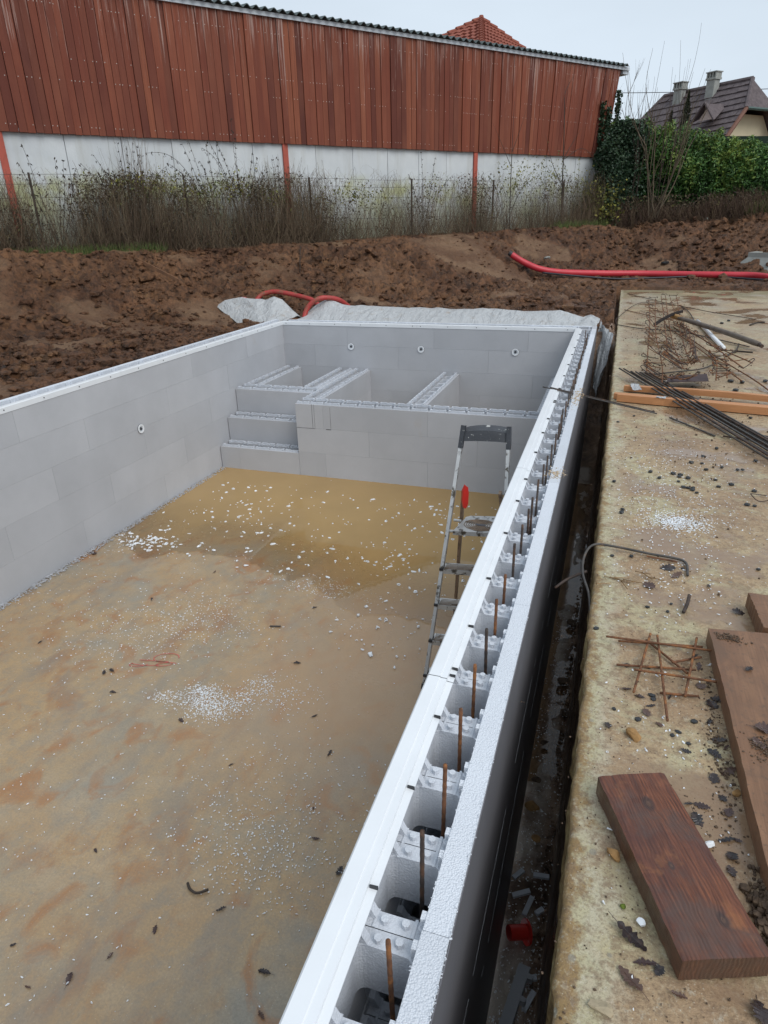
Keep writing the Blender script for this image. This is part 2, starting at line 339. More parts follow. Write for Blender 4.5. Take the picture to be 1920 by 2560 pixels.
def m_slab():
    t = NT('old_wet_slab_concrete', spec=.5)
    a = t.noise(1.4, 6, .62, dist=.5); b = t.noise(3.4, 7, .68, dist=.6, vec=t.mapc((1, 1, 1), loc=(3, 7, 0)))
    c = t.mix(t.rng(a, .38, .62), (.34, .225, .13), (.44, .325, .19))
    c = t.mix(t.rng(b, .50, .60, 0, .8), c, (.47, .425, .26))
    c = t.mix(t.rng(t.noise(2.2, 6, .6, vec=t.mapc((1, .6, 1), loc=(8, 1, 0))), .55, .68, 0, .6), c, (.23, .15, .10))
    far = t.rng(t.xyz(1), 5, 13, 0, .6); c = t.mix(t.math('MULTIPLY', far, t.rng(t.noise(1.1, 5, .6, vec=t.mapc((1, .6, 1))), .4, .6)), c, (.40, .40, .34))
    c = t.mix(t.rng(t.math('ADD', t.rng(t.xyz(1), 12.2, 14.7, 0, .4), t.noise(1.5, 5, .6)), .65, .85, 0, .8), c, (.17, .15, .06))
    # moss and lichen creeping in from the edge
    nx_ = t.noise(2.2, 5, .6, vec=t.mapc((1, 1, 1), loc=(5, 3, 0)))
    ed = t.math('ADD', t.rng(t.xyz(0), .45, .62, .50, 0), t.noise(6, 6, .7))
    c = t.mix(t.rng(ed, .66, .86, 0, .85), c, (.52, .48, .36))
    c = t.mix(t.rng(t.math('ADD', ed, t.math('MULTIPLY', nx_, .5)), 1.02, 1.16, 0, .45), c, (.40, .36, .17))
    c = t.mix(t.rng(t.math('ADD', t.rng(t.xyz(0), .45, .51, .34, 0), t.noise(18, 6, .7, vec=t.mapc((1, 1, 1), loc=(1, 3, 0)))), .62, .76, 0, .9), c, (.27, .165, .06))
    c = t.mix(t.rng(t.noise(48, 5, .75, vec=t.mapc((1, .7, 1))), .56, .66, 0, .6), c, (.52, .48, .38))
    f = t.noise(150, 4, .7); g = t.noise(34, 6, .75)
    c = t.mix(t.rng(g, .48, .60, 0, .65), c, (.20, .13, .075)); c = t.mix(t.rng(f, .50, .64, 0, .45), c, (.12, .08, .05)); c = t.mix(t.rng(t.noise(70, 4, .7, vec=t.mapc((1, 1, 1), loc=(3, 2, 0))), .57, .67, 0, .4), c, (.54, .46, .32))
    agg = t.vor(13, vec=t.mapc((1, 1, 1))); c = t.mix(t.rng(agg, .10, .12, .6, 0), c, (.24, .23, .19))
    sp = t.vor(75); c = t.mix(t.rng(sp, .10, .14, .5, 0), c, (.60, .55, .44))
    rb = t.noise(2.0, 4, .55, vec=t.mapc((1, 1, 1), loc=(3, 3, 0)))
    pud = t.math('MULTIPLY', t.rng(rb, .47, .40, 0, 1), t.rng(t.xyz(0), .5, .66, 0, 1))
    c = t.mix(t.math('MULTIPLY', pud, .8), c, (.235, .15, .09))
    rough = t.math('SUBTRACT', .62, t.math('MULTIPLY', pud, .55)); hh = t.math('MULTIPLY', t.math('ADD', t.math('MULTIPLY', f, .3), g), t.math('SUBTRACT', 1.0, t.math('MULTIPLY', pud, .93)))
    return t.set(c, rough, t.bump(hh, .006))
M_SLAB = m_slab()
t = NT('mossy_slab_edge', rough=.85)
M_SLABE = t.set(t.ramp(t.noise(16, 6, .7), [(.3, (.05, .03, .015)), (.48, (.22, .14, .05)), (.6, (.36, .28, .12)), (.75, (.45, .42, .30))]), None, t.bump(t.noise(40, 5, .7), .012))

def m_soil():
    t = NT('churned_wet_clay_soil', spec=.4)
    a = t.noise(.5, 5, .6, dist=.5); b = t.noise(2.6, 7, .68, dist=.7); d = t.noise(11, 6, .7)
    c = t.mix(t.rng(b, .36, .62), (.075, .034, .017), (.20, .092, .043))
    c = t.mix(t.rng(a, .45, .62, 0, .65), c, (.26, .13, .06))
    c = t.mix(t.rng(t.noise(3.7, 6, .7, vec=t.mapc((1, 1, 1), loc=(8, 8, 0))), .56, .68, 0, .6), c, (.32, .17, .075))
    # smooth pale clay where the digger bucket passed, left of the pool
    
    c = t.mix(t.rng(d, .46, .62, 0, .75), c, (.032, .018, .011))
    c = t.mix(t.rng(t.noise(26, 5, .7), .60, .72, 0, .6), c, (.36, .20, .09))
    sc_ = t.mix(t.rng(t.noise(1.3, 4, .6), .45, .6), (.27, .165, .095), (.15, .080, .043)); c = t.mix(t.rng(t.attr('smear'), .25, .8, 0, .8), c, sc_)
    g = t.n('ShaderNodeNewGeometry'); pt = t.rng(g.outputs['Pointiness'], .44, .56, 0, 1)
    h = t.math('ADD', t.noise(16, 7, .75), t.math('MULTIPLY', t.noise(55, 5, .7), .5))
    return t.set(c, t.rng(b, .35, .65, .30, .7), t.bump(h, .06))
M_SOIL = m_soil()
def m_trench():
    t = NT('trench_mud', spec=.6)
    c = t.ramp(t.noise(6, 7, .7, dist=.6), [(.34, (.07, .042, .026)), (.5, (.19, .115, .070)), (.62, (.31, .21, .14)), (.78, (.42, .35, .28))])
    foot = t.math('MULTIPLY', t.rng(t.xyz(0), .33, .375, 1, 0), t.rng(t.noise(3, 5, .6), .4, .5)); foot = t.math('MULTIPLY', foot, t.rng(t.xyz(2), -1.42, -1.40, 1, 0))
    c = t.mix(t.math('MULTIPLY', foot, .75), c, (.52, .45, .38)); h = t.noise(22, 6, .75)
    return t.set(c, t.rng(t.noise(4, 4), .4, .6, .2, .7), t.bump(h, .02))
M_TRENCH = m_trench()
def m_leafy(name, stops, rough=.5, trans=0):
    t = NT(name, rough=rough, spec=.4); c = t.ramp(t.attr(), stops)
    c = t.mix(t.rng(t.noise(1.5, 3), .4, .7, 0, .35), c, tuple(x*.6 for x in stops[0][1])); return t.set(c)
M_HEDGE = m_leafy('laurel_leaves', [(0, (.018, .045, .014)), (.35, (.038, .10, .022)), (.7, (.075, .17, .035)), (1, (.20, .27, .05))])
M_IVY = m_leafy('ivy_leaves', [(0, (.010, .028, .014)), (.6, (.025, .060, .026)), (1, (.06, .10, .05))])
M_CONI = m_leafy('conifer_needles', [(0, (.022, .026, .015)), (1, (.045, .055, .025))], .8)
M_DEADL = m_leafy('dead_bramble_leaves', [(0, (.03, .024, .018)), (.5, (.075, .052, .032)), (.85, (.13, .10, .055)), (1, (.18, .18, .05))], .8)
M_DARKL = m_leafy('shrivelled_dark_leaves', [(0, (.03, .028, .022)), (1, (.075, .06, .04))], .8)
M_YELL = m_leafy('yellow_green_leaves', [(0, (.07, .085, .02)), (.6, (.17, .18, .04)), (1, (.33, .30, .06))], .7)
M_GRASS = m_leafy('grass_blades', [(0, (.04, .075, .015)), (.6, (.09, .14, .03)), (1, (.20, .19, .07))], .7)
M_VINE = m_leafy('dry_vine_stems', [(0, (.045, .030, .020)), (.45, (.13, .088, .055)), (.8, (.21, .155, .10)), (1, (.15, .12, .07))], .85)
def m_film():
    t = NT('white_plastic_film', rough=.42, spec=.45)
    v = t.mapc((9, 2.2, 9)); w = t.noise(1, 5, .6, vec=v, dist=1.5); f = t.noise(6, 5, .65)
    c = t.mix(t.rng(f, .57, .74, 0, .65), (.50, .515, .52), (.32, .245, .17)); c = t.mix(t.rng(w, .3, .7, 0, .4), c, (.36, .375, .39))
    return t.set(c, None, t.bump(w, .05, .9, t.bump(t.noise(18, 5, .6, dist=2), .012)))
M_FILM = m_film()
def m_rooftile(name, a, b, moss, hscale):
    t = NT(name, rough=.85, spec=.2); c = t.mix(t.rng(t.noise(5, 5, .7), .35, .65), a, b)
    c = t.mix(t.rng(t.noise(14, 4, .7), .62, .7, 0, .6), c, moss)
    return t.set(c, None, None)
M_TRED = m_rooftile('red_clay_tile', (.21, .065, .045), (.29, .10, .07), (.16, .10, .08), 4)
M_TBRN = m_rooftile('brown_roof_tile', (.095, .078, .082), (.15, .125, .128), (.26, .25, .26), 4)
M_RENDER = m_plain('cream_render', (.62, .55, .38), .9, .05, 3)
M_GUT = m_plain('dark_green_trim', (.05, .09, .08), .6)
M_WOODTRIM = m_plain('brown_wood_trim', (.16, .07, .045), .7)

# ------------------------------------------------------------------ ground
W0 = np.array([-6.098, 13.514]); WD = np.array([.6074, .7944]); WN = np.array([.7944, -.6074])
def wpt(tt, s, z=None):
    p = W0+WD*tt+WN*s
    return (float(p[0]), float(p[1])) if z is None else (float(p[0]), float(p[1]), z)
def h0(x, y):
    x = np.asarray(x, float); y = np.asarray(y, float)
    s = (x-W0[0])*WN[0]+(y-W0[1])*WN[1]; tt = (x-W0[0])*WD[0]+(y-W0[1])*WD[1]
    k = np.clip((3.7-s)/2.9, 0, 1); k = k*k*(3-2*k)
    top = .965+.014*np.clip(tt, -6, 12)+np.clip(tt-10, 0, 10)*.05
    h = k*top
    yh = 21.3-.112*(x+.35); k2 = np.clip((y-(yh-4.6))/4.2, 0, 1)*np.clip((x+1.0)/1.8, 0, 1); k2 = k2*k2*(3-2*k2)
    h = np.maximum(h, k2*(1.14+.035*np.clip(x, 0, 9)))
    return h+.35*np.exp(-(((x+8.4)/1.3)**2+((y-7.4)/1.4)**2))
def smear(x, y):
    g = 0
    for (a, b, ra, rb) in ((-6.1, 7.9, .9, .45), (-5.9, 6.3, .8, .5), (-5.2, 8.6, .5, .3), (-3.0, 11.2, 1.2, .3), (.6, 15.6, 2.0, .35), (-2.5, 10.4, 1.0, .2)): g = np.maximum(g, np.exp(-(((x-a)/ra)**2+((y-b)/rb)**2)))
    w = np.clip((fbm(x*.75+60, y*.9+21, 4)-.55)*7, 0, 1)*.8
    return np.maximum(np.clip(g*1.3+(fbm(x*1.8, y*1.8, 4)-.5)*1.3-.12, 0, 1)*np.clip(g*4, 0, 1), w)
def h1(x, y):
    s = (x-W0[0])*WN[0]+(y-W0[1])*WN[1]
    amp = np.clip((s-.3)/1.2, .25, 1)
    sm = smear(x, y)*1.25                                        # smoothed patches
    cl = np.abs(fbm(x*3.1, y*3.1, 3)-.5)*2; c2 = np.abs(fbm(x*7.7+9, y*7.7, 3)-.5)*2
    d = (fbm(x*.8, y*.8, 3)-.5)*.26+(.25-cl)*.27*(1-.7*sm)+(.22-c2)*.22*(1-.75*sm)+(fbm(x*12, y*12, 2)-.5)*.11*(1-.7*sm)
    # digger ruts in front of the slab end and behind the pool
    edge = np.clip((np.abs(np.clip(x, -4.3, .3)-x)+np.abs(np.clip(y, -5, 8.9)-y))/.7, .12, 1)
    z = h0(x, y)+d*amp*edge-.05
    slab = (x > .44) & (x < 9.3) & (y > -5.2) & (y < 14.75)
    z = np.where(slab, -.34, z)
    near = (y > 14.6) & (y < 15.4) & (x > .3); z = np.where(near & ~slab, np.minimum(z, -.09+(y-14.6)*.25), z)
    return z
def axis_pts(lo, hi, step, far):
    a = list(np.arange(lo, hi+1e-6, step)); g = step; p = a[-1]; q = a[0]; A = []; B = []
    while p < far: g *= 1.35; p += g; A.append(p)
    g = step
    while q > -far: g *= 1.35; q -= g; B.append(q)
    return np.array(B[::-1]+a+A)
ax = axis_pts(-10.5, 4.2, .042, 420); ay = axis_pts(3.4, 20.6, .045, 420)
X, Y = np.meshgrid(ax, ay, indexing='ij'); Z = h1(X, Y)
cx_ = (X[1:, 1:]+X[:-1, :-1])/2; cy_ = (Y[1:, 1:]+Y[:-1, :-1])/2
keep = ~((cx_ > -4.23) & (cx_ < .50) & (cy_ > -2.2) & (cy_ < 8.86)) 
keep &= ~((cx_ > .25) & (cx_ < .52) & (cy_ > -2.2) & (cy_ < 9.5))
go_ = grid_obj('ground', X, Y, Z, M_SOIL, keep, label='churned brown clay ground around the pool and up to the barn', kind='structure')

at = go_.data.attributes.new('smear', 'FLOAT', 'POINT'); at.data.foreach_set('value', smear(X, Y).astype(np.float32).ravel())
# loose clods lying on the soil
def clods(n, regions, r0=.009, r1=.045, name='soil_clods', lab='small clods of earth scattered over the churned soil'):
    base = MB(); bm = bmesh.new(); bmesh.ops.create_icosphere(bm, subdivisions=1, radius=1)
    V = np.array([v.co for v in bm.verts]); F = np.array([[v.index for v in f.verts] for f in bm.faces]); bm.free()
    vs = []; fs = []; k = 0
    while k < n:
        x0, x1, y0, y1 = regions[RG.integers(len(regions))]
        x = RG.uniform(x0, x1); y = RG.uniform(y0, y1)
        if -4.35 < x < .6 and y < 9.0: continue
        if x > .4 and y < 14.8: continue
        s = (x-W0[0])*WN[0]+(y-W0[1])*WN[1]
        if s < .5: continue
        r = r0+r1*RG.random()**3.5
        if smear(np.array(x), np.array(y)) > .35 and RG.random() < .8: k += 0; continue
        sc = np.array([r*RG.uniform(.8, 1.5), r*RG.uniform(.7, 1.2), r*RG.uniform(.45, .8)])
        a = RG.uniform(0, 6.28); P = V*sc*(1+RG.uniform(-.28, .28, (len(V), 1)))
        P = np.stack([P[:, 0]*math.cos(a)-P[:, 1]*math.sin(a), P[:, 0]*math.sin(a)+P[:, 1]*math.cos(a), P[:, 2]], 1)
        vs.append(P+[x, y, float(h1(np.array(x), np.array(y)))+r*.25]); fs.append(F+k*len(V)); k += 1
    me = npmesh(name, np.concatenate(vs), np.concatenate(fs), M_SOIL, False)
    o = bpy.data.objects.new(name, me); COL.objects.link(o)
    tag(o, lab, None, None, 'stuff')
clods(12000, [(-10, -4.3, 3.5, 12), (-8, .4, 8.9, 15), (-4, 4, 14.8, 20), (-6.5, -4.4, 3.6, 9)])
clods(900, [(-9, -4.4, 4, 10), (-7, .4, 9.6, 13), (0, 4, 15.5, 20)], .035, .085, 'soil_lumps', 'large broken lumps of clay lying on the churned soil')

# ------------------------------------------------------------------ trench beside the pool
ys = np.arange(-2.3, 10.2, .035)
prof_u = np.linspace(0, 1, 30)
U, YY = np.meshgrid(prof_u, ys, indexing='ij')
floor_z = -1.53+np.clip((YY-7.3)/1.7, 0, 1)**1.3*1.42
fl = np.clip(U/.5, 0, 1); wl = np.clip((U-.5)/.5, 0, 1)
Xt = .225+fl*.19+wl*.085+(fbm(YY*6, U*7, 4)-.5)*.07*wl*(1-wl*.7)+(fbm(YY*1.3, U*3+9, 3)-.5)*.06*wl*(1-wl)
Zt = floor_z+(fbm(YY*4, Xt*9, 5)-.46)*.12*(1-wl)*(.3+fl)+wl*(-.20-floor_z)
Zt = Zt+np.where(wl <= 0, (np.abs(fbm(YY*9, Xt*16, 3)-.5))*.10*fl, 0)
grid_obj('trench', Xt, YY, Zt, M_TRENCH, label='narrow muddy trench between the block wall and the concrete slab', kind='structure')
mb = MB(); mb.box(.236, .46, 2.75, 7.3, -1.7, -1.512); mb.obj('water', M_WATER2, label='dark rainwater standing in the narrow trench', kind='structure')

# ------------------------------------------------------------------ pool floor and water
fx, fy = np.meshgrid(np.linspace(-4.2, .15, 60), np.linspace(-1.6, 8.8, 120), indexing='ij')
grid_obj('pool_floor', fx, fy, -1.5+(fbm(fx*1.2, fy*1.2, 3)-.5)*.006, M_FLOOR, label='stained damp concrete pool floor', kind='structure')
edge = [(-4.03, 4.85), (-3.89, 4.53), (-3.5, 4.38), (-3.0, 4.50), (-2.55, 4.54), (-2.2, 4.50), (-1.9, 4.39), (-1.70, 4.30), (-1.5, 4.2), (-1.2, 4.08), (-.9, 4.10), (-.6, 3.98), (-.3, 3.86), (.02, 3.8)]
ed_x = np.linspace(-4.03, .02, 240); ed_y = np.interp(ed_x, [p[0] for p in edge], [p[1] for p in edge])
ed_y = ed_y+(fbm(ed_x*5, ed_x*0+2, 4)-.5)*.30+(fbm(ed_x*22, ed_x*0+7, 3)-.5)*.06
dd_ = np.array([0, .03, .08, .16, .3, .5, .8, 1.3, 2.2, 3.2]); Ex, Dd = np.meshgrid(ed_x, dd_, indexing='ij'); Ey = np.where(Dd > 3, 8.7, ed_y[:, None]+Dd)
wo = grid_obj('water', Ex, Ey, np.full(Ex.shape, -1.4925), M_WATER, label='shallow brown rainwater over the far half of the pool floor', kind='structure')
at = wo.data.attributes.new('depth', 'FLOAT', 'POINT'); at.data.foreach_set('value', np.clip(Dd/.9, 0, 1).astype(np.float32).ravel())

# ------------------------------------------------------------------ insulating foam blocks
T = .24; P_ = .206; H = .3
def rrect(hx, hy, r, n=4):
    out = []
    for (cx, cy, a0) in ((hx-r, hy-r, 0), (-hx+r, hy-r, 90), (-hx+r, -hy+r, 180), (hx-r, -hy+r, 270)):
        for k in range(n+1):
            a = R(a0+90*k/n); out.append((cx+r*math.cos(a), cy+r*math.sin(a)))
    return out
def block_mesh(n, style):
    mb = MB(); g = .0007; L = n*P_
    tin = -.012 if style == 'rail' else (-.022 if style == 'lip' else -.0004)
    tout = .004 if style == 'rail' else tin
    iy = .058; oy = .186
    mb.box(g, L-g, 0, iy, -H+(.0006 if style != 'lip' else .0006), tin)
    mb.cur = 1 if style == 'rail' else 0
    mb.box(g, L-g, oy, T, -H+.001, tout)
    mb.cur = 2
    if style == 'plain':
        for k in range(n+1): mb.box(max(g, k*P_-.04), min(L-g, k*P_+.04), iy, oy, -.17, -.035)
        return mb.mesh('block', [M_EPS, M_CUT, M_WEB])
    for k in range(n):
        cx = (k+.5)*P_; cy = (iy+oy)/2; hp = rrect(.066 if style == 'rail' else .086, .0605, .020)
        m_ = len(hp); hx = P_/2-(.0009); hy = (oy-iy)/2
        outp = []
        for (x, y) in hp:   # outer point on the cell rectangle in the same direction
            sc = min(hx/abs(x) if abs(x) > 1e-6 else 9, hy/abs(y) if abs(y) > 1e-6 else 9); outp.append((x*sc, y*sc))
        zt, zb = (-.035 if style == 'rail' else -.060), -.17
        vs = [(cx+x, cy+y, zt) for x, y in outp]+[(cx+x, cy+y, zt) for x, y in hp]+[(cx+x, cy+y, zb) for x, y in hp]+[(cx+x, cy+y, zb) for x, y in outp]
        fs = []
        for i in range(m_):
            j = (i+1) % m_
            fs += [(i, j, m_+j, m_+i), (m_+i, m_+j, 2*m_+j, 2*m_+i), (2*m_+i, 2*m_+j, 3*m_+j, 3*m_+i)]
        mb.add(vs, fs)
        # fill the four corners of the cell
        for sx in (-1, 1):
            for sy in (-1, 1):
                pts = [(x, y) for x, y in outp if x*sx > 0 and y*sy > 0]
                c0 = (sx*hx, sy*hy)
                pts.sort(key=lambda q: math.atan2(q[1]*sy, q[0]*sx))
                ring = [(cx+c0[0], cy+c0[1], zt)]+[(cx+x, cy+y, zt) for x, y in pts]
                mb.add(ring, [tuple(range(len(ring)))] if sx*sy > 0 else [tuple(range(len(ring)))[::-1]])
    for k in range(n+1):
        wx = k*P_
        for dx in (-.020, .020):
            if not (g < wx+dx < L-g): continue
            if style == 'rail':
                for dy in (.103, .146, .180):
                    r = .0085; a = [(wx+dx+(0 if dy != .103 else .003)+r*math.cos(q*math.pi/4), dy+r*math.sin(q*math.pi/4)) for q in range(8)]
                    mb.prism(a, -.036, -.022)
            # curved bracket against the inner panel, tab on the outer one
            s = 1 if dx > 0 else -1
            x0 = wx+dx*.9; x1 = wx+dx*.9+s*.019
            if style == 'rail':
                pr = [(.058, -.004), (.071, -.006), (.078, -.02), (.086, -.035), (.058, -.035)]
                vs = [(x0, y, z) for y, z in pr]+[(x1, y, z) for y, z in pr]; q = len(pr)
                mb.add(vs, [tuple(range(q)), tuple(range(q, 2*q))[::-1]]+[(i, (i+1) % q, q+(i+1) % q, q+i) for i in range(q)])
                mb.cur = 1; mb.box(min(x0, x1)+.003*s, max(x0, x1)+.003*s, oy-.011, oy-.0005, -.035, tout-.002); mb.cur = 2
        if style == 'rail' and 0 < k < n+1:
            for yy in (.083, .164):
                mb.box(max(g, wx-.040), min(L-g, wx+.040), yy-.003, yy+.003, -.036, -.0325)
    if style == 'lip':
        for k in range(n):
            cx = (k+.5)*P_
            for (y0, y1, s) in ((.026, .042, 1), (T-.042, T-.026, -1)):
                mb.box(cx-.088, cx-.016, y0, y1, tin-.002, .0); mb.box(cx+.016, cx+.088, y0, y1, tin-.002, .0)
                mb.box(cx-.017, cx+.017, y0+.004*s, y1+.004*s, tin-.002, -.004)
                ya, yb = (y1, y1+.024) if s > 0 else (y0-.024, y0)
                for e in (-1, 1): mb.box(cx+e*.080-.008, cx+e*.080+.008, ya, yb, tin-.01, -.001)
        mb.cur = 0
    return mb.mesh('block', [M_EPS, M_CUT, M_WEB])
_bm = {}
def get_block(n, style):
    if (n, style) not in _bm: _bm[(n, style)] = block_mesh(n, style)
    return _bm[(n, style)]
def lay_course(parent, a, b, ztop, style, offset, nmax=6):
    """blocks along local x from a to b, joints at offset + nmax*P_*k"""
    L = nmax*P_; k = math.floor((a-offset)/L); x = a
    while x < b-.02:
        nx = offset+(k+1)*L
        k += 1
        if nx <= x+.01: continue
        e = min(nx, b); n = max(1, round((e-x)/P_)); sx = (e-x)/(n*P_)
        inst('block', get_block(n, style), parent, (x, RG.uniform(-.0008, .0008), ztop), sc=(sx, 1, 1)); x = e

G_W = 'foam block walls of the pool'
# left wall: local x -> +y, local y -> -x
lw = thing('pool_wall', 'long left pool wall of grey foam blocks with a white strip along its top', 'wall', (-4.02, -1.42, 0), R(90), G_W)
for c_ in range(5): lay_course(lw, 0, 8.64+.24+1.42, -.3*c_, 'rail' if c_ == 0 else 'plain', .35+[.0, .72, .25, .9, .45][c_])
bw = thing('pool_wall', 'far pool wall of grey foam blocks with three round inlets', 'wall', (-4.02, 8.64, 0), 0, G_W)
for c_ in range(5): lay_course(bw, 0.0, 4.02+(.178 if c_ == 0 else .24), -.3*c_, 'rail' if c_ == 0 else 'plain', [3.45, 2.95, 2.3, 2.85, 2.5][c_])
# right wall: local x -> -y, local y -> +x
rw = thing('pool_wall', 'right pool wall of foam blocks with open cells and upright bars, running to the viewer', 'wall', (0, 8.635, 0), R(-90), G_W)
for c_ in range(5):
    lay_course(rw, 0 if c_ else .0, 8.635+1.665, -.3*c_, 'rail' if c_ < 2 else 'plain', (8.635-.807) % 1.236 if c_ % 2 == 0 else (8.635-.807+.618) % 1.236)
mb = MB(); mb.box(-.245, -.0015, .186, .24, -1.5, .004); mb.box(-.245, -.19, .001, .1845, -1.5, .003); mb.obj('corner_panel', [M_EPS, M_EPS], rw)
nw = thing('pool_wall', 'near pool wall of grey foam blocks below the viewer', 'wall', (.0, -1.42, 0), R(180), G_W)
for c_ in range(5): lay_course(nw, 0, 4.02, -.3*c_, 'rail' if c_ == 0 else 'plain', .3+.6*(c_ % 2))

def edge_rail(label, loc, rz, L, joints, screws, clips=False):
    r_ = thing('edge_rail', label, 'rail', loc, rz, 'white rails along the pool edge')
    prof = [(-.0045, -.036), (-.0045, .007), (.0, .0115), (.034, .0115), (.036, .0085), (.055, .0085), (.0555, -.001), (.074, -.003), (.074, -.006), (.052, -.006), (.052, .004), (-.0015, .004), (-.0015, -.036)]
    js = [0]+joints+[L]
    for a, b in zip(js, js[1:]):
        mb = MB(); q = len(prof); a += .0015; b -= .0015
        vs = [(a, y, z) for y, z in prof]+[(b, y, z) for y, z in prof]
        mb.add(vs, [(i, (i+1) % q, q+(i+1) % q, q+i) for i in range(q)]+[(12, 0, 1, 11), (11, 1, 2, 3, 4, 10), (4, 5, 6, 9, 10), (6, 7, 8, 9)][:0])
        mb.obj('rail_length', M_PVC, r_)
    sm = MB(); sm.tube([(0, -.0045, 0), (0, -.0075, 0)], .0055, 8)
    sme = sm.mesh('screw', M_SCREW)
    for x in screws: inst('screw', sme, r_, (x, 0, -.012))
    if clips:
        cm = MB(); cm.box(-.0016, .0016, .0575, .0755, -.003, .0065); cme = cm.mesh('clip', M_BLACK)
        for x in clips: inst('clip', cme, r_, (x, 0, 0), (0, 0, RG.uniform(-.15, .15)))
    return r_
edge_rail('white rail screwed along the top of the left pool wall', (-4.02, -1.42, 0), R(90), 10.06, [2.2, 4.37, 6.6, 8.8], list(np.arange(.3, 10, .41)))
edge_rail('white rail screwed along the top of the far pool wall', (-4.02, 8.64, 0), 0, 4.02, [1.98], [.06, .42, .80, 1.18, 1.55, 1.92, 2.03, 2.4, 2.78, 3.16, 3.52, 3.92])
rr_joint = 8.635-(onj := 1.565)
edge_rail('broad white rail capping the inner edge of the right pool wall', (0, 8.64, 0), R(-90), 10.06, [1.2, 3.3, 5.2, 7.08], [], [8.64-v for v in (.86, 1.14, 1.40, 1.585, 1.625, 1.86, 2.2, 2.62, 3.0, 3.3, 3.75, 4.15, 4.5, 4.95, 5.0, 5.4, 5.9, 6.4, 6.9, 7.3, 7.8, 8.2)])
edge_rail('white rail along the near pool wall below the viewer', (0, -1.42, 0), R(180), 4.02, [2], [.5, 1, 1.5, 2.5, 3, 3.5])

# inner dividing walls of steps and bench (lip tops)
def inner_wall(label, loc, rz, L, tops, joint=.6, n=6):
    w = thing('bench_wall', label, 'wall', loc, rz, 'low foam block walls of the steps and bench')
    for i, zt in enumerate(tops): lay_course(w, 0, L, zt, 'lip' if i == 0 else 'plain', joint+.55*(i % 2), n)
    return w
YF = 6.685; YB = 8.638
inner_wall('lowest foam step wall at the left end of the bench front', (-4.010, YF, 0), 0, 1.064, [-1.2], .26, 5)
w = inner_wall('foam front wall of the bench, three blocks high, facing the pool', (-2.944, YF, 0), 0, 2.940, [-.6, -.9, -1.2], .34, 6)
for (x0, x1, z0, z1) in ((.205, .2085, -.898, -.62), (.232, .2345, -.898, -.62), (.43, .4325, -.9, -.64), (.37, .43, -.908, -.900), (.0, .235, -.905, -.902)):
    mb = MB(); mb.box(x0, x1, -.0012, .002, z0, z1); mb.obj('seam', M_SCREW, w)
inner_wall('middle foam step wall, two blocks high, behind the lowest step', (-4.010, 6.93, 0), 0, 1.062, [-.9, -1.2], .0, 6)
inner_wall('top foam step wall, three blocks high, at the head of the steps', (-4.010, 7.19, 0), 0, 1.062, [-.6, -.9, -1.2], .0, 6)
inner_wall('foam side wall running back from the top step along the left pool wall', (-3.776, 7.434, 0), R(90), YB-7.434, [-.6, -.9, -1.2], .4)
inner_wall('foam side wall running back on the right side of the steps', (-2.962, 7.434, 0), R(90), YB-7.434, [-.6, -.9, -1.2], .4)
inner_wall('foam end wall of the bench beside the steps', (-2.714, 6.93, 0), R(90), YB-6.93, [-.6, -.9, -1.2], .6)
inner_wall('foam cross wall dividing the bench near its middle', (-1.452, 6.93, 0), R(90), YB-6.93, [-.6, -.9, -1.2], .6)
inner_wall('foam end wall of the bench against the right pool wall', (-.004, 6.93, 0), R(90), YB-6.93, [-.6, -.9, -1.2], .6)

# inlets
def inlet(label, loc, rz):
    t_ = thing('wall_inlet', label, 'inlet', loc, rz, 'round white inlets set in the pool walls')
    def ring(ro, ri, y0, y1, n=20):
        mb = MB(); vs = []
        for (r, y) in ((ro, y0), (ro, y1), (ri, y1), (ri, y0)):
            vs += [(r*math.cos(2*math.pi*k/n), y, r*math.sin(2*math.pi*k/n)) for k in range(n)]
        mb.add(vs, [(a*n+k, a*n+(k+1) % n, ((a+1) % 4)*n+(k+1) % n, ((a+1) % 4)*n+k) for a in range(4) for k in range(n)]); return mb
    ring(.0475, .043, -.004, .0, 20).obj('gasket', M_BLACK, t_); ring(.046, .030, -.009, .0005, 20).obj('flange', M_PVC, t_)
    mb = MB(); n = 20; vs = []
    for (r, y) in ((.030, -.008), (.024, -.003), (.017, -.002)): vs += [(r*math.cos(2*math.pi*k/n), y, r*math.sin(2*math.pi*k/n)) for k in range(n)]
    mb.add(vs, [(a*n+k, (a+1)*n+k, (a+1)*n+(k+1) % n, a*n+(k+1) % n) for a in range(2) for k in range(n)]); mb.obj('throat', M_PVCG, t_, smooth=True)
    mb = MB(); mb.tube([(0, -.0015, 0), (.002, -.013, .0)], [.016, .014], 10); mb.obj('plug', M_SCREW, t_)
inlet('round white wall inlet, leftmost of three in the far pool wall', (-2.989, 8.638, -.308), 0)
inlet('round white wall inlet, middle of three in the far pool wall', (-1.983, 8.638, -.312), 0)
inlet('round white wall inlet, rightmost of three in the far pool wall', (-.726, 8.638, -.307), 0)
inlet('single round white inlet set in the long left pool wall', (-4.018, 5.32, -.602), R(90))

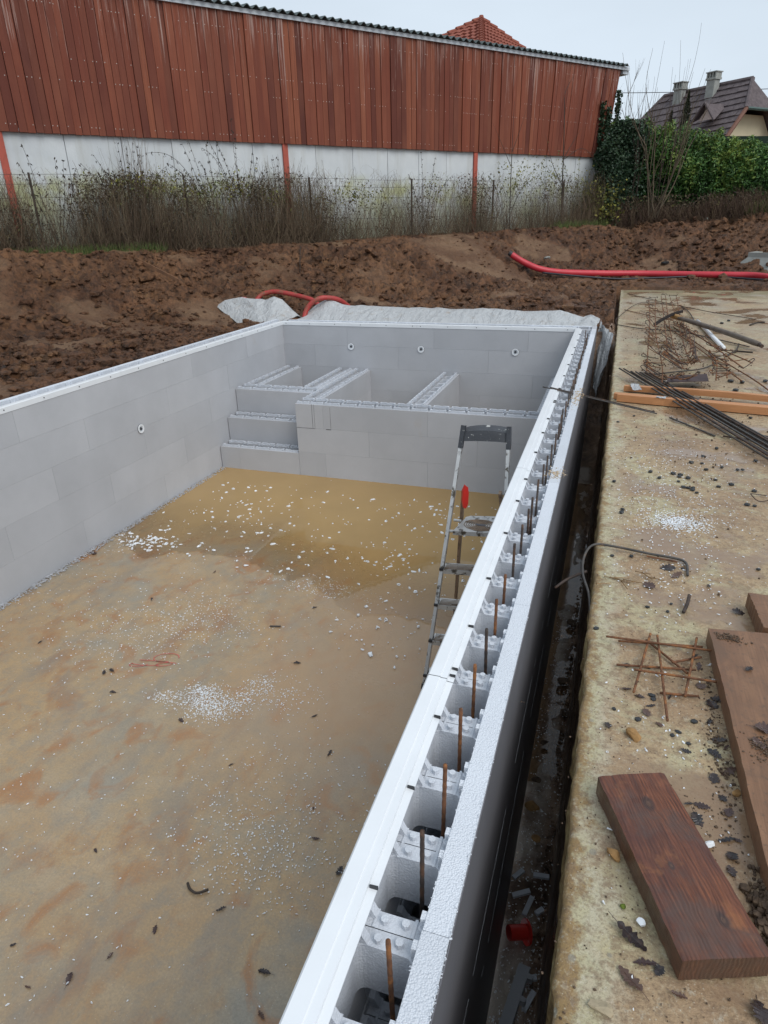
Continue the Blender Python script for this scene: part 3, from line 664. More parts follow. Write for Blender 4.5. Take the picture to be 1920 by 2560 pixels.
# upright bars in the right wall
ORD = ['first', 'second', 'third', 'fourth', 'fifth', 'sixth', 'seventh', 'eighth', 'ninth', 'tenth', 'eleventh', 'twelfth', 'thirteenth', 'fourteenth', 'fifteenth', 'sixteenth', 'seventeenth', 'eighteenth', 'nineteenth', 'twentieth']
def ordn(i):
    if i < 20: return ORD[i]
    b = {2: 'twenty', 3: 'thirty', 4: 'forty', 5: 'fifty'}[(i+1)//10]
    return b+'-'+ORD[(i+1) % 10-1] if (i+1) % 10 else {2: 'twentieth', 3: 'thirtieth', 4: 'fortieth', 5: 'fiftieth'}[(i+1)//10]
tips = [(.135, .751), (.132, 1.003), (.135, 1.206), (.128, 1.417), (.127, 1.623), (.126, 1.821), (.127, 2.013), (.129, 2.199), (.125, 2.417), (.132, 2.626), (.137, 2.843), (.137, 3.031), (.138, 3.258), (.14, 3.433), (.146, 3.628), (.151, 3.863), (.155, 4.073), (.155, 4.283), (.152, 4.511), (.149, 4.681), (.155, 4.889), (.157, 5.13), (.158, 5.374), (.158, 5.628), (.16, 5.858), (.157, 6.136), (.159, 6.338), (.161, 6.533), (.160, 6.761), (.160, 6.981), (.16, 7.215), (.16, 7.394), (.155, 7.602), (.16, 7.801), (.16, 8.141), (.126, 8.357)]
for i, (x, y) in enumerate(tips):
    zt = .085+RG.uniform(-.02, .03); k = (CAM.z-zt)/(CAM.z-.03); yy = y*k; xx = CAM.x+(x-CAM.x)*k
    yc = .704+.206*round((yy-.704)/.206); yb = min(max(yy, yc-.045), yc+.045)
    mb = MB(); pts = []; rad = []
    nseg = 44 if i < 12 else 4
    for q in range(nseg+1):
        z = -1.45+(zt+1.45)*q/nseg if nseg == 4 else (-.5+(zt+.5)*q/nseg)
        pts.append((xx+(z-zt)*.006*((i*7) % 5-2), yb+(z-zt)*.010*((i*3) % 5-2), z)); rad.append(.0056 if q % 2 else .0049)
    mb.tube(pts, rad, 8)
    mb.obj('rebar', M_RUST if i < 8 and i % 4 != 1 else M_RUSTD, smooth=True, label='thin upright rusty bar, '+ordn(i)+' from the near end of the right block wall', cat='steel bar', group='upright bars in the right pool wall')

# ------------------------------------------------------------------ slab
sx_ = np.concatenate([np.array([.448, .452, .458, .47]), np.arange(.5, 2.2, .05), np.arange(2.3, 9.1, .4)]); sy_ = np.concatenate([np.arange(-5, .5, .25), np.arange(.5, 4, .015), np.arange(4, 14.72, .05)])
X, Y = np.meshgrid(sx_, sy_, indexing='ij')
wob = (fbm(Y*9, Y*0+3, 4)-.5)*.014+(fbm(Y*40, Y*0+5, 2)-.5)*.006+(Y-2)*.0052-.002
Xs = X+np.where(X < .6, wob*(.6-X)/.15, 0)
Zs = -.1+(fbm(X*2, Y*2, 4)-.5)*.008+(fbm(X*14, Y*14, 3)-.5)*.004
Zs = np.where(X < .45, Zs-.012, Zs); Zs = np.where((X > .45) & (X < .455), Zs-.004, Zs)
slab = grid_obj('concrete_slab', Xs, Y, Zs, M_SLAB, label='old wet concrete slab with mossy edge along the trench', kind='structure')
ze = np.linspace(0, 1, 6); E1, Y1 = np.meshgrid(ze, sy_, indexing='ij')
xe = (Xs[0][None, :]+(fbm(Y1*12, E1*3, 4)-.5)*.018*np.clip(E1*4, 0, 1)-E1*.004)
grid_obj('slab_edge', xe, Y1, Zs[0][None, :]+(-.15)*E1, M_SLABE, parent=slab, label='crumbling mossy side face of the slab')
xb = np.concatenate([sx_]); B1, Z1 = np.meshgrid(xb, np.linspace(0, 1, 3), indexing='ij')
grid_obj('slab_end', np.repeat(Xs[:, -1:], 3, 1), np.full(B1.shape, sy_[-1]), Zs[:, -1:]-.2*Z1, M_SLABE, parent=slab)

# ------------------------------------------------------------------ white plastic film behind the pool
def lerp_path(P, u):
    P = np.array(P, float); d = np.r_[0, np.cumsum(np.linalg.norm(np.diff(P, axis=0), axis=1))]; d /= d[-1]
    return np.stack([np.interp(u, d, P[:, k]) for k in range(P.shape[1])], -1)
def film(name, label, bot, top, back, nu=150, nv=26):
    u = np.linspace(0, 1, nu); b = lerp_path(bot, u); tp = lerp_path(top, u); bk = lerp_path(back, u)
    v = np.linspace(0, 1, nv); rows = []
    for q in v:
        if q < .7: s_ = q/.7; p = b*(1-s_)+tp*s_; p[:, 2] += math.sin(s_*math.pi)*.012
        else: s_ = (q-.7)/.3; p = tp*(1-s_)+bk*s_; p[:, 2] += math.sin(s_*math.pi)*.05
        fold = (np.abs(fbm(u*nu*.035+q*2.6, np.full(nu, q*1.1), 2)-.5))*.13+(np.abs(fbm(u*nu*.13+q*5, np.full(nu, q*1.2), 2)-.5))*.035
        am = math.sin(min(1, q*1.35)*math.pi*.5)*(1 if q < .95 else .4)
        p = p.copy(); p[:, 2] += (fold-.04)*am*.8; p[:, 1] -= fold*am*.4
        rows.append(p)
    A = np.stack(rows, 1)
    return grid_obj(name, A[..., 0], A[..., 1], A[..., 2], M_FILM, label=label, cat='plastic sheet')
film('plastic_sheet', 'crumpled white plastic sheet at the far left corner behind the pool', [(-4.96, 9.05, -.12), (-4.6, 8.93, -.07), (-4.1, 8.9, -.03)],
     [(-5.60, 9.5, .10), (-5.454, 9.55, .19), (-5.16, 9.55, .23), (-4.87, 9.5, .25), (-4.741, 9.5, .22), (-4.563, 9.5, .28), (-4.43, 9.5, .24), (-4.30, 9.45, .13), (-4.16, 9.3, -.01)],
     [(-5.7, 9.7, -.05), (-4.9, 10.0, .0), (-4.1, 9.6, -.1)], 110)
film('plastic_sheet', 'long white plastic sheet draped behind the far pool wall', [(-3.98, 8.9, -.04), (-2, 8.9, -.03), (0.22, 8.9, -.03)],
     [(-4.0, 9.3, .0), (-3.869, 9.5, .14), (-3.699, 9.5, .22), (-3.412, 9.5, .17), (-3.157, 9.5, .16), (-2.538, 9.5, .13), (-1.941, 9.5, .11), (-1.365, 9.5, .13), (-.739, 9.5, .12), (-.254, 9.5, .13), (.071, 9.5, .045), (.165, 9.5, .08), (.26, 9.3, .03)],
     [(-4.0, 9.7, -.08), (-2, 10.1, .0), (.25, 9.8, -.12)], 260)
# hanging tail beside the wall corner
u = np.linspace(0, 1, 30); v = np.linspace(0, 1, 40); Uu, Vv = np.meshgrid(u, v, indexing='ij')
tx = .27+Uu*(.16-.10*Vv)+(fbm(Uu*5+3, Vv*3, 3)-.5)*.07; ty = 9.25-Uu*.55-Vv*.75+(fbm(Uu*9, Vv*1.5, 2)-.5)*.08; tz = .02-Vv*.62-Uu*.10+np.abs(fbm(Uu*11, Vv*2, 2)-.5)*.06
grid_obj('plastic_sheet', tx, ty, tz, M_FILM, label='end of white plastic film hanging into the trench at the far right wall corner', cat='plastic sheet')
# ------------------------------------------------------------------ pipes
def smooth_path(P, n):
    P = [np.array(p, float) for p in P]; P = [2*P[0]-P[1]]+P+[2*P[-1]-P[-2]]; out = []
    m_ = len(P)-3
    for q in np.linspace(0, m_-1e-6, n):
        i = int(q); f = q-i; a, b, c, d = P[i:i+4]
        out.append(tuple(.5*((2*b)+(-a+c)*f+(2*a-5*b+4*c-d)*f*f+(-a+3*b-3*c+d)*f**3)))
    return out
def hose(name, label, P, r, mat, cat='pipe', n=160, rib=.0, parent=None):
    pts = smooth_path(P, n); mb = MB(); mb.tube(pts, [r*(1+(rib if k % 2 else 0)) for k in range(n)], 14)
    return mb.obj(name, mat, parent, smooth=True, label=label, cat=cat)
lp = hose('drain_pipe', 'long bright red corrugated pipe lying across the soil beyond the slab', [(-1.78, 15.2, .56), (-1.63, 15.2, .47), (-1.46, 15.22, .38), (-1.18, 15.25, .27), (-.77, 15.45, .19), (.05, 15.95, .13), (.91, 16.3, .10), (1.75, 16.3, .085), (2.55, 16.2, .08), (3.1, 16.1, .075), (3.5, 15.6, .05), (4.2, 15.2, .0)], .062, M_RED, n=400, rib=.06)
mb = MB(); mb.tube([(-1.84, 15.2, .60), (-1.76, 15.2, .55)], [.050, .060], 12); mb.obj('end_cap', M_BLACK, lp)
hose('cable', 'thin black cable lying beside the long red pipe', [(-1.09, 15.0, .21), (-.4, 15.1, .14), (.4, 15.4, .06), (1.2, 15.9, .04), (1.9, 16.25, .04), (2.45, 16.2, .04), (3.21, 15.6, .03), (4.0, 15.3, .02)], .018, M_CABLE, 'cable', 90)
hose('drain_pipe', 'muddy red corrugated pipe lying behind the left plastic sheet', [(-5.05, 9.75, .13), (-4.97, 9.85, .24), (-4.80, 9.9, .285), (-4.65, 9.9, .28), (-4.38, 9.9, .235), (-4.11, 9.85, .18), (-3.95, 9.8, .10)], .034, M_REDOLD, n=110, rib=.08)
hose('drain_pipe', 'dull red corrugated pipe arching over between the two plastic sheets', [(-3.93, 9.1, -.25), (-3.94, 9.18, -.08), (-3.93, 9.25, .07), (-3.86, 9.3, .18), (-3.75, 9.36, .245), (-3.64, 9.45, .25), (-3.52, 9.6, .20), (-3.45, 9.8, .08)], .034, M_REDOLD, n=110, rib=.08)
hose('drain_pipe', 'short stub of red pipe showing behind the left end of the plastic sheet', [(-5.45, 9.75, .10), (-5.36, 9.78, .16), (-5.26, 9.8, .18), (-5.15, 9.82, .12)], .03, M_RED, n=40, rib=.08)

# ------------------------------------------------------------------ stepladder in the pool
lad = thing('stepladder', 'mud-splashed aluminium platform stepladder standing in the pool by the right wall', 'ladder')
Bl = Vector((-.489, 3.30, -1.495)); Tl = Vector((-.386, 3.80, .03)); Br = Vector((-.03, 3.34, -1.495)); Tr = Vector((-.105, 3.84, .03))
def beam(mb, a, b, w, d, ref=(0, 1, 0)):
    a = Vector(a); b = Vector(b); t_ = (b-a).normalized(); s_ = t_.cross(Vector(ref)).normalized(); n_ = s_.cross(t_)
    vs = [p+s_*i*w/2+n_*j*d/2 for p in (a, b) for i, j in ((-1, -1), (1, -1), (1, 1), (-1, 1))]
    mb.add(vs, [(0, 3, 2, 1), (4, 5, 6, 7), (0, 1, 5, 4), (1, 2, 6, 5), (2, 3, 7, 6), (3, 0, 4, 7)])
def onst(a, b, z): return a+(b-a)*((z-a.z)/(b.z-a.z))
for (a, b) in ((Bl, Tl), (Br, Tr)):
    mb = MB(); beam(mb, a, b, .020, .042); ft = onst(a, b, -1.46); o = mb.obj('stile', M_ALU, lad)
    mb = MB(); beam(mb, a, ft, .028, .052); mb.obj('foot', M_BLACK, o)
for z in (-.735, -.955, -1.18, -1.40):
    l_ = onst(Bl, Tl, z); r_ = onst(Br, Tr, z); mb = MB()
    d = (r_-l_).normalized(); fwd = Vector((0, 1, 0))
    a = l_+d*.008; b = r_-d*.008
    vs = []
    for p in (a, b):
        vs += [p+Vector((0, -.022, .0)), p+Vector((0, .062, .004)), p+Vector((0, .062, .001)), p+Vector((0, -.018, -.003)), p+Vector((0, -.018, -.030)), p+Vector((0, -.022, -.030))]
    mb.add(vs, [(0, 6, 7, 1), (1, 7, 8, 2), (2, 8, 9, 3), (3, 9, 10, 4), (4, 10, 11, 5), (5, 11, 6, 0), (0, 1, 2, 3), (0, 3, 4, 5), (6, 9, 8, 7), (6, 11, 10, 9)])
    st = mb.obj('step', M_ALU, lad)
    mb = MB()
    for q in range(5): 
        yy = -.012+.015*q; pa = a+Vector((.01, yy, .0035)); pb = b+Vector((-.01, yy, .0035)); beam(mb, pa, pb, .004, .003, (0, 0, 1))
    mb.obj('tread', M_ALUD, st)
    mb = MB(); mb.tube([l_+Vector((-.004, -.024, -.012)), l_+Vector((-.004, -.028, -.012))], .006, 8); mb.obj('rivet', M_ALU, st)
    mb = MB(); mb.box(-.012, .012, -.03, .03, -.008, .008); o = mb.obj('bracket', M_BLACK, st); o.location = l_
pl = thing('platform', None, None); pl.parent = lad
zc = -.50; l_ = onst(Bl, Tl, zc)+Vector((.035, .0, 0)); r_ = onst(Br, Tr, zc)-Vector((.035, 0, 0))
bpy.data.objects.remove(pl)
mb = MB(); n0 = 18
pts = [(l_.x, l_.y-.02), (r_.x, r_.y-.02), (r_.x+.01, r_.y+.21), (r_.x-.02, r_.y+.235), (l_.x+.06, l_.y+.235), (l_.x+.035, l_.y+.21)]
mb.prism(pts, zc-.028, zc); plat = mb.obj('platform', M_ALU, lad)
mb = MB(); cx, cy = (l_.x+r_.x)/2+.012, l_.y+.105
for k in range(1, 7):
    rx, ry = .0145*k+.018, .012*k+.010
    if rx > .118: rx = .118
    ring = [(cx+rx*math.cos(2*math.pi*q/12+.26), cy+ry*math.sin(2*math.pi*q/12+.26), zc+.002) for q in range(13)]
    mb.tube(ring, .0028, 4)
mb.obj('tread', M_ALUD, plat)
mb = MB(); mb.box(cx-.03, cx+.03, cy-.012, cy+.012, zc+.001, zc+.005); mb.obj('label_plate', M_SCREW, plat)
for yy in (.0, .165):
    a_ = onst(Bl, Tl, zc-.01)+Vector((0, yy, 0)); mb = MB(); mb.tube([a_, a_+Vector((.05, 0, 0))], .009, 10); mb.obj('pivot', M_ALU, lad)
for (xt, xb_) in ((-.35, -.49), (-.125, -.035)):
    mb = MB(); beam(mb, (xt, 3.72, -.26), (xb_, 4.20, -1.495), .018, .034); mb.obj('rear_leg', M_ALUD, lad)
    if xt > -.2: continue
    mb = MB(); mb.prism([(0, .075), (.017, .06), (.022, .02), (.02, -.05), (.008, -.078), (-.008, -.075), (-.018, -.03), (-.015, .04)], -.011, .011)
    o = mb.obj('hinge_cover', M_CAP, lad, smooth=False); o.location = (xt+.012, 3.70, -.30); o.rotation_euler = (R(90), 0, R(35))
# hoop with tray
hp = MB(); a = Tl; b = Tr
mb = MB(); beam(mb, Tl-(Tl-Bl).normalized()*.05, Tl+Vector((.006, .02, .085)), .026, .048); beam(mb, Tr-(Tr-Br).normalized()*.05, Tr+Vector((-.004, .02, .085)), .026, .048)
nn = 18; top = []; bot = []
for k in range(nn+1):
    q = k/nn; p = Tl.lerp(Tr, q); arch = math.sin(q*math.pi)
    top.append(p+Vector((0, .01, .052+.022*arch**.6))); bot.append(p+Vector((0, .0, -.012+.012*arch**.25)))
vs = []
for tp, bt in zip(top, bot):
    vs += [bt+Vector((0, -.018, 0)), bt+Vector((0, .018, 0)), tp+Vector((0, .085, -.004)), tp+Vector((0, -.008, -.012))]
F_ = []
for k in range(nn): 
    i = 4*k
    F_ += [(i, i+4, i+7, i+3), (i+3, i+7, i+6, i+2), (i+2, i+6, i+5, i+1), (i+1, i+5, i+4, i)]
F_ += [(0, 3, 2, 1), (4*nn, 4*nn+1, 4*nn+2, 4*nn+3)]
mb.add(vs, F_); mb.obj('hoop', M_HOOP, lad)

# ------------------------------------------------------------------ barn
barn = thing('barn', 'long barn with red-brown vertical boards above a pale concrete base', 'barn', (float(W0[0]), float(W0[1]), 0), math.atan2(WD[1], WD[0]))
# local x along wall (t), local y = left normal of WD = (-WD.y, WD.x) = away from the pool
TW0, TW1 = -9.0, 9.55; ZB, ZE = 2.75, 4.80
bm_cache = []
def shear(tt, z): return max(0, (tt-6.2)/3.35)**1.0*.33*max(0, (z-ZB)/(ZE-ZB))
x = TW0; k = 0
while x < TW1-.01:
    wdt = min(RG.choice([.118, .126, .135, .142]), TW1-x); dep = RG.uniform(-.006, .008)+(.018 if RG.random() < .42 else 0)
    zb = ZB-.022+RG.uniform(-.004, .004); mb = MB(); y0 = -.035-dep; y1 = .01; g = .0038
    s0 = shear(x, ZE); s1 = shear(x+wdt, ZE)
    vs = [(x+g, y0, zb), (x+wdt-g, y0, zb), (x+wdt-g, y1, zb), (x+g, y1, zb), (x+g+s0, y0, ZE), (x+wdt-g+s1, y0, ZE), (x+wdt-g+s1, y1, ZE), (x+g+s0, y1, ZE)]
    mb.add(vs, [(0, 3, 2, 1), (4, 5, 6, 7), (0, 1, 5, 4), (1, 2, 6, 5), (2, 3, 7, 6), (3, 0, 4, 7)])
    mb.obj('board', M_CLAD, barn); bm_cache.append((x+wdt/2, y0)); x += wdt; k += 1
mb = MB()
for (xx, y0) in bm_cache:
    for z in (ZB+.09, ZB+.75, ZB+1.05, ZE-.28):
        for q in (-.035, .035):
            if RG.random() < .4: xs = xx+q+shear(xx, z); r_ = .0065; mb.add([(xs-r_, y0-.0015, z-r_), (xs+r_, y0-.0015, z-r_), (xs+r_, y0-.0015, z+r_), (xs-r_, y0-.0015, z+r_), (xs, y0-.004, z)], [(0, 1, 4), (1, 2, 4), (2, 3, 4), (3, 0, 4)])
mb.obj('nail_heads', m_plain('pale_nail_head', (.45, .38, .34), .5), barn, kind='stuff')
mb = MB(); mb.box(TW0, TW1, .012, .05, ZB+.05, ZE-.02); mb.obj('backing_board', M_DARKSTEM, barn)
# concrete base panels
px = [-9.0, -7.5, -6.2, -5.05, -4.13, -3.2, -2.31, -1.45, -.73, .0, .66, 1.55, 2.45, 3.3, 4.1, 5.0, 6.1, 7.4, 8.5, 9.42]
for a, b in zip(px, px[1:]):
    mb = MB(); d = RG.uniform(0, .008); mb.box(a+.005, b-.005, .03-d, .2, .4, ZB-.004); mb.obj('concrete_panel', M_BCON, barn)
mb = MB(); mb.box(-9, 9.40, .06, .19, .4, ZB-.01); mb.obj('joint_backing', M_GREYCON, barn)
for tt in (-5.10, -.04, 4.97):
    mb = MB(); mb.box(tt-.055, tt+.055, -.018, .02, .5, ZB-.006); mb.obj('steel_post', M_REDPAINT, barn)
# end wall
mb = MB(); mb.add([(TW1-.16, .03, .5), (TW1-.14, .05, ZB), (TW1+.40, .02, ZE), (TW1+.40, 7, ZE+.8), (TW1-.16, 7, .5)], [(0, 1, 2, 3, 4)]); mb.obj('end_wall', M_CLAD, barn)
mb = MB(); mb.box(TW0, TW1+.62, -.085, -.055, ZE-.035, ZE+.035); mb.obj('fascia', M_WHITE, barn)
mb = MB(); mb.box(TW1+.42, TW1+.64, -.05, .25, ZE-.12, ZE+.03); mb.obj('fascia_end', M_WHITE, barn)
nxw = 1250; xr = np.linspace(TW0, TW1+.50, nxw); yr = np.array([-.16, -.155, 1, 3, 5, 7.5])
X, Y = np.meshgrid(xr, yr, indexing='ij'); Z = ZE+.075+.028*np.sin(X*2*math.pi/.177)+(Y+.1)*.13
roof = grid_obj('roof', X, Y, Z, M_FIBRE, parent=barn)
X2, V2 = np.meshgrid(xr, np.array([0, 1.]), indexing='ij'); grid_obj('roof_edge', X2, np.full(X2.shape, -.16), ZE+.075+.028*np.sin(X2*2*math.pi/.177)-.008-V2*.014, M_FIBRE, parent=roof)

# red tiled pyramid roof behind the barn
def far(px, py, D):   # point on the ray through a photo pixel, D metres away horizontally (used only to lay out numbers)
    d = fw+r2*((px-960)/1640.72)-u2*((py-1280)/1640.72); h = math.hypot(d.x, d.y); return CAM+d*(D/h)
hs_ = thing('tiled_house', 'house with a red clay tiled pyramid roof rising behind the barn', 'house')
ap = far(1203, 50, 33); c2 = far(906, 150, 31); c3 = far(1443, 205, 36)
for c_ in (c2, c3): c_.z = ap.z-2.15
fwd = Vector((CAM.x-ap.x, CAM.y-ap.y, 0)).normalized(); c1 = Vector((ap.x, ap.y, ap.z-2.15))+fwd*5.4+Vector((.05, 0, 0))
c4 = Vector((ap.x, ap.y, ap.z-2.15))-fwd*5.4
def tiled_slope(parent, name, apex, a, b, rows, mat, lift=.05):
    mb = MB(); n_ = (a-apex).cross(b-apex).normalized()
    if n_.z < 0: n_ = -n_
    for k in range(rows):
        q0 = k/rows; q1 = (k+1)/rows
        A0 = apex.lerp(a, q0); A1 = apex.lerp(a, q1); B0 = apex.lerp(b, q0); B1 = apex.lerp(b, q1)
        w_ = (A1-B1).length; m_ = max(1, int(w_/.28))
        for j in range(m_):
            u0 = j/m_; u1 = (j+1)/m_; um = (u0+u1)/2
            P0 = A0.lerp(B0, u0); P1 = A0.lerp(B0, u1); Pm0 = A0.lerp(B0, um); Q0 = A1.lerp(B1, u0)+n_*lift; Q1 = A1.lerp(B1, u1)+n_*lift; Qm = A1.lerp(B1, um)+n_*(lift*1.9)
            R0 = A1.lerp(B1, u0)-n_*.01; R1 = A1.lerp(B1, u1)-n_*.01
            mb.add([P0, Pm0+n_*lift, P1, Q1, Qm, Q0, R0, R1], [(0, 1, 4, 5), (1, 2, 3, 4), (5, 4, 3, 7, 6)])
    return mb.obj(name, mat, parent, kind='stuff')
for (a, b) in ((c2, c1), (c1, c3)): tiled_slope(hs_, 'roof_tiles', ap, a, b, 10, M_TRED, .05)
mb = MB(); mb.add([ap, c3, c4, c2], [(0, 1, 2), (0, 2, 3)]); mb.obj('rear_roof', M_TRED, hs_)
mb = MB()
for c_ in (c1, c2, c3): 
    for k in range(14): a = ap.lerp(c_, k/14); b = ap.lerp(c_, (k+1)/14); mb.tube([a+Vector((0, 0, .03)), b+Vector((0, 0, .05))], [.09, .12], 7)
mb.tube([ap-Vector((0, 0, .1)), ap+Vector((0, 0, .16))], [.17, .08], 8)
mb.obj('ridge_tiles', M_TRED, hs_)
mb = MB(); cs = [c1, c3, c4, c2]; cs = [c.lerp(ap, .08) for c in cs]
mb.add([Vector((c.x, c.y, .2)) for c in cs]+[Vector((c.x, c.y, ap.z-3.0)) for c in cs], [(i, (i+1) % 4, 4+(i+1) % 4, 4+i) for i in range(4)]); mb.obj('house_wall', M_RENDER, hs_)

# brown-roofed house on the right
h2 = thing('brown_roof_house', 'cream house with a large brown tiled roof and two chimneys beyond the hedge', 'house')
RL = far(1664, 222, 42); RR = far(1882, 196, 39.0); zr = RR.z; RL.z = zr
rd = (RR-RL).normalized(); nf = Vector((rd.y, -rd.x, 0))
if nf.dot(Vector((CAM.x, CAM.y, 0))-RR) < 0: nf = -nf
RUN, DROP = 4.4, 5.0
FL_ = RL+nf*RUN-Vector((0, 0, DROP))-rd*1.9; FR_ = RR+nf*RUN-Vector((0, 0, DROP)); BL_ = RL-nf*RUN-Vector((0, 0, DROP))-rd*1.9; BR_ = RR-nf*RUN-Vector((0, 0, DROP))
hipR = .26; hRf = RR.lerp(FR_, hipR)+rd*.75; hRb = RR.lerp(BR_, hipR)+rd*.75; FR2 = FR_+rd*.75; BR2 = BR_+rd*.75
hLf = RL.lerp(FL_, .34)-rd*.2; hLb = RL.lerp(BL_, .34)-rd*.2
def slope_quad(parent, name, A, B, C_, D_, rows, mat, lift=.045):
    # A-B top edge, D-C bottom edge, stepped courses
    mb = MB(); n_ = (B-A).cross(D_-A).normalized(); n_ = n_ if n_.z > 0 else -n_
    for k in range(rows):
        q0, q1 = k/rows, (k+1)/rows
        a0 = A.lerp(D_, q0); b0 = B.lerp(C_, q0); a1 = A.lerp(D_, q1)+n_*lift; b1 = B.lerp(C_, q1)+n_*lift
        m_ = max(1, int((a1-b1).length/.30))
        for j in range(m_):
            u0, u1 = j/m_, (j+1)/m_; dd = n_*(RG.uniform(-.012, .02))
            mb.add([a0.lerp(b0, u0), a0.lerp(b0, u1), a1.lerp(b1, u1)+dd, a1.lerp(b1, u0)+dd, a1.lerp(b1, u0)-n_*(lift+.01), a1.lerp(b1, u1)-n_*(lift+.01)], [(0, 1, 2, 3), (3, 2, 5, 4)])
    return mb.obj(name, mat, parent, kind='stuff')
slope_quad(h2, 'roof_tiles', RL, RR, hRf, hLf, 5, M_TBRN)
slope_quad(h2, 'roof_tiles', hLf, hRf, FR2, FL_, 14, M_TBRN)
mb = MB(); mb.add([RR, hRf, hRb], [(0, 1, 2)]); mb.obj('hip_end', M_TBRN, h2)
mb = MB(); mb.add([RL, hLf, hLb, FL_, BL_], [(0, 1, 2), (1, 3, 4, 2)]); mb.obj('left_hip', M_TBRN, h2)
mb = MB(); mb.add([RL, RR, hRb, BR2, BL_, hLb], [(0, 1, 2, 3, 4, 5)]); mb.obj('rear_roof', M_TBRN, h2)
G0 = Vector((0, 0, -.12)); mb = MB(); ins = rd*-.7
mb.add([hRf+ins+G0, hRb+ins+G0, BR2+ins+G0, Vector((BR2.x, BR2.y, 0))+ins, Vector((FR2.x, FR2.y, 0))+ins, FR2+ins+G0], [(0, 1, 2, 3, 4, 5)])
mb.obj('gable_wall', M_RENDER, h2)
mb = MB(); mb.tube([hRf, hRb], .07, 6); mb.obj('gutter', M_GUT, h2)
mb = MB(); mb.tube([hRf-nf*.02, FR2], .09, 6); mb.obj('verge_board', M_WOODTRIM, h2)
mb = MB(); mb.tube([hRb, BR2], .09, 6); mb.obj('verge_board', M_WOODTRIM, h2)
mb = MB(); mb.tube([RL, RR], .11, 7); mb.tube([RR, hRf], .1, 7); mb.tube([RL, hLf, FL_], .1, 7); mb.obj('ridge_tiles', M_TBRN, h2)
for q, up_ in ((.25, .12), (.63, .25)):
    c0 = RL.lerp(RR, q)+nf*.35; mb = MB(); mb.box(-.22, .22, -.18, .18, -.9, up_-.05); o = mb.obj('chimney', M_GREYCON, h2); o.location = c0; o.rotation_euler = (0, 0, math.atan2(rd.y, rd.x))
    mb = MB(); mb.box(-.27, .27, -.23, .23, up_-.05, up_+.03)
    for dx in (-.22, -.075, .075, .22): mb.box(dx-.035, dx+.035, -.2, .2, up_+.03, up_+.24)
    mb.box(-.29, .29, -.24, .24, up_+.24, up_+.28); mb.obj('chimney_cap', M_GREYCON, o)
# triangular dormer
pn = (hRf-hLf).cross(FL_-hLf).normalized(); q1 = far(1790, 292, 40); dr = q1-CAM; dc = CAM+dr*((hLf-CAM).dot(pn)/dr.dot(pn)); rzz = math.atan2(rd.y, rd.x)
dm = MB(); dm.add([(-.95, -1.25, -.62), (.95, -1.25, -.62), (0, -1.25, .55), (0, 1.0, .62)], [(0, 2, 3), (2, 1, 3)]); dm.tube([(-.98, -1.3, -.62), (0, -1.3, .6)], .08, 5); dm.tube([(.98, -1.3, -.62), (0, -1.3, .6)], .08, 5)
do_ = dm.obj('dormer', M_TBRN, h2); do_.location = dc+Vector((0, 0, .15)); do_.rotation_euler = (0, 0, rzz); do_.scale = (.62, .7, .62)
dm = MB(); dm.add([(-.62, -1.0, -.5), (.62, -1.0, -.5), (0, -1.0, .25)], [(0, 1, 2)]); dm.obj('window', m_plain('pale_dormer_face', (.55, .45, .42), .5), do_)

# overhead wire
mb = MB(); pts = [Vector((-20, 62, 10.9)).lerp(Vector((30, 58, 8.2)), k/20)-Vector((0, 0, 1.1*math.sin(math.pi*k/20))) for k in range(21)]
pts = [p+Vector((0, 0, .9)) for p in pts]; mb.tube(pts, .022, 4); mb.obj('overhead_wire', M_CABLE, label='thin overhead wire crossing the sky beside the brown-roofed house', cat='wire')

# ------------------------------------------------------------------ vegetation
def leaf_cloud(name, C_, size, mat, parent=None, aspect=.55, rnd=None, flat=0, down=0, **kw):
    """one small folded leaf per centre"""
    C_ = np.asarray(C_); n = len(C_); sz = np.asarray(size)*np.ones(n)
    d = RG.normal(size=(n, 3)); d[:, 2] = d[:, 2]*(1-flat)-down; d /= np.linalg.norm(d, axis=1)[:, None]
    e = RG.normal(size=(n, 3)); s_ = np.cross(d, e); s_ /= np.linalg.norm(s_, axis=1)[:, None]; nn_ = np.cross(s_, d)
    L = sz[:, None]; W_ = L*aspect
    V = np.stack([C_-d*L*.5, C_+s_*W_*.5+nn_*L*.12, C_+d*L*.5, C_-s_*W_*.5+nn_*L*.12], 1).reshape(-1, 3)
    i = np.arange(n)[:, None]*4; F = np.concatenate([np.hstack([i, i+1, i+2]), np.hstack([i, i+2, i+3])])
    r = RG.random(n) if rnd is None else rnd
    me = npmesh(name, V, F, mat, False, np.concatenate([r, r]))
    o = bpy.data.objects.new(name, me); COL.objects.link(o); o.parent = parent
    return tag(o, **kw)
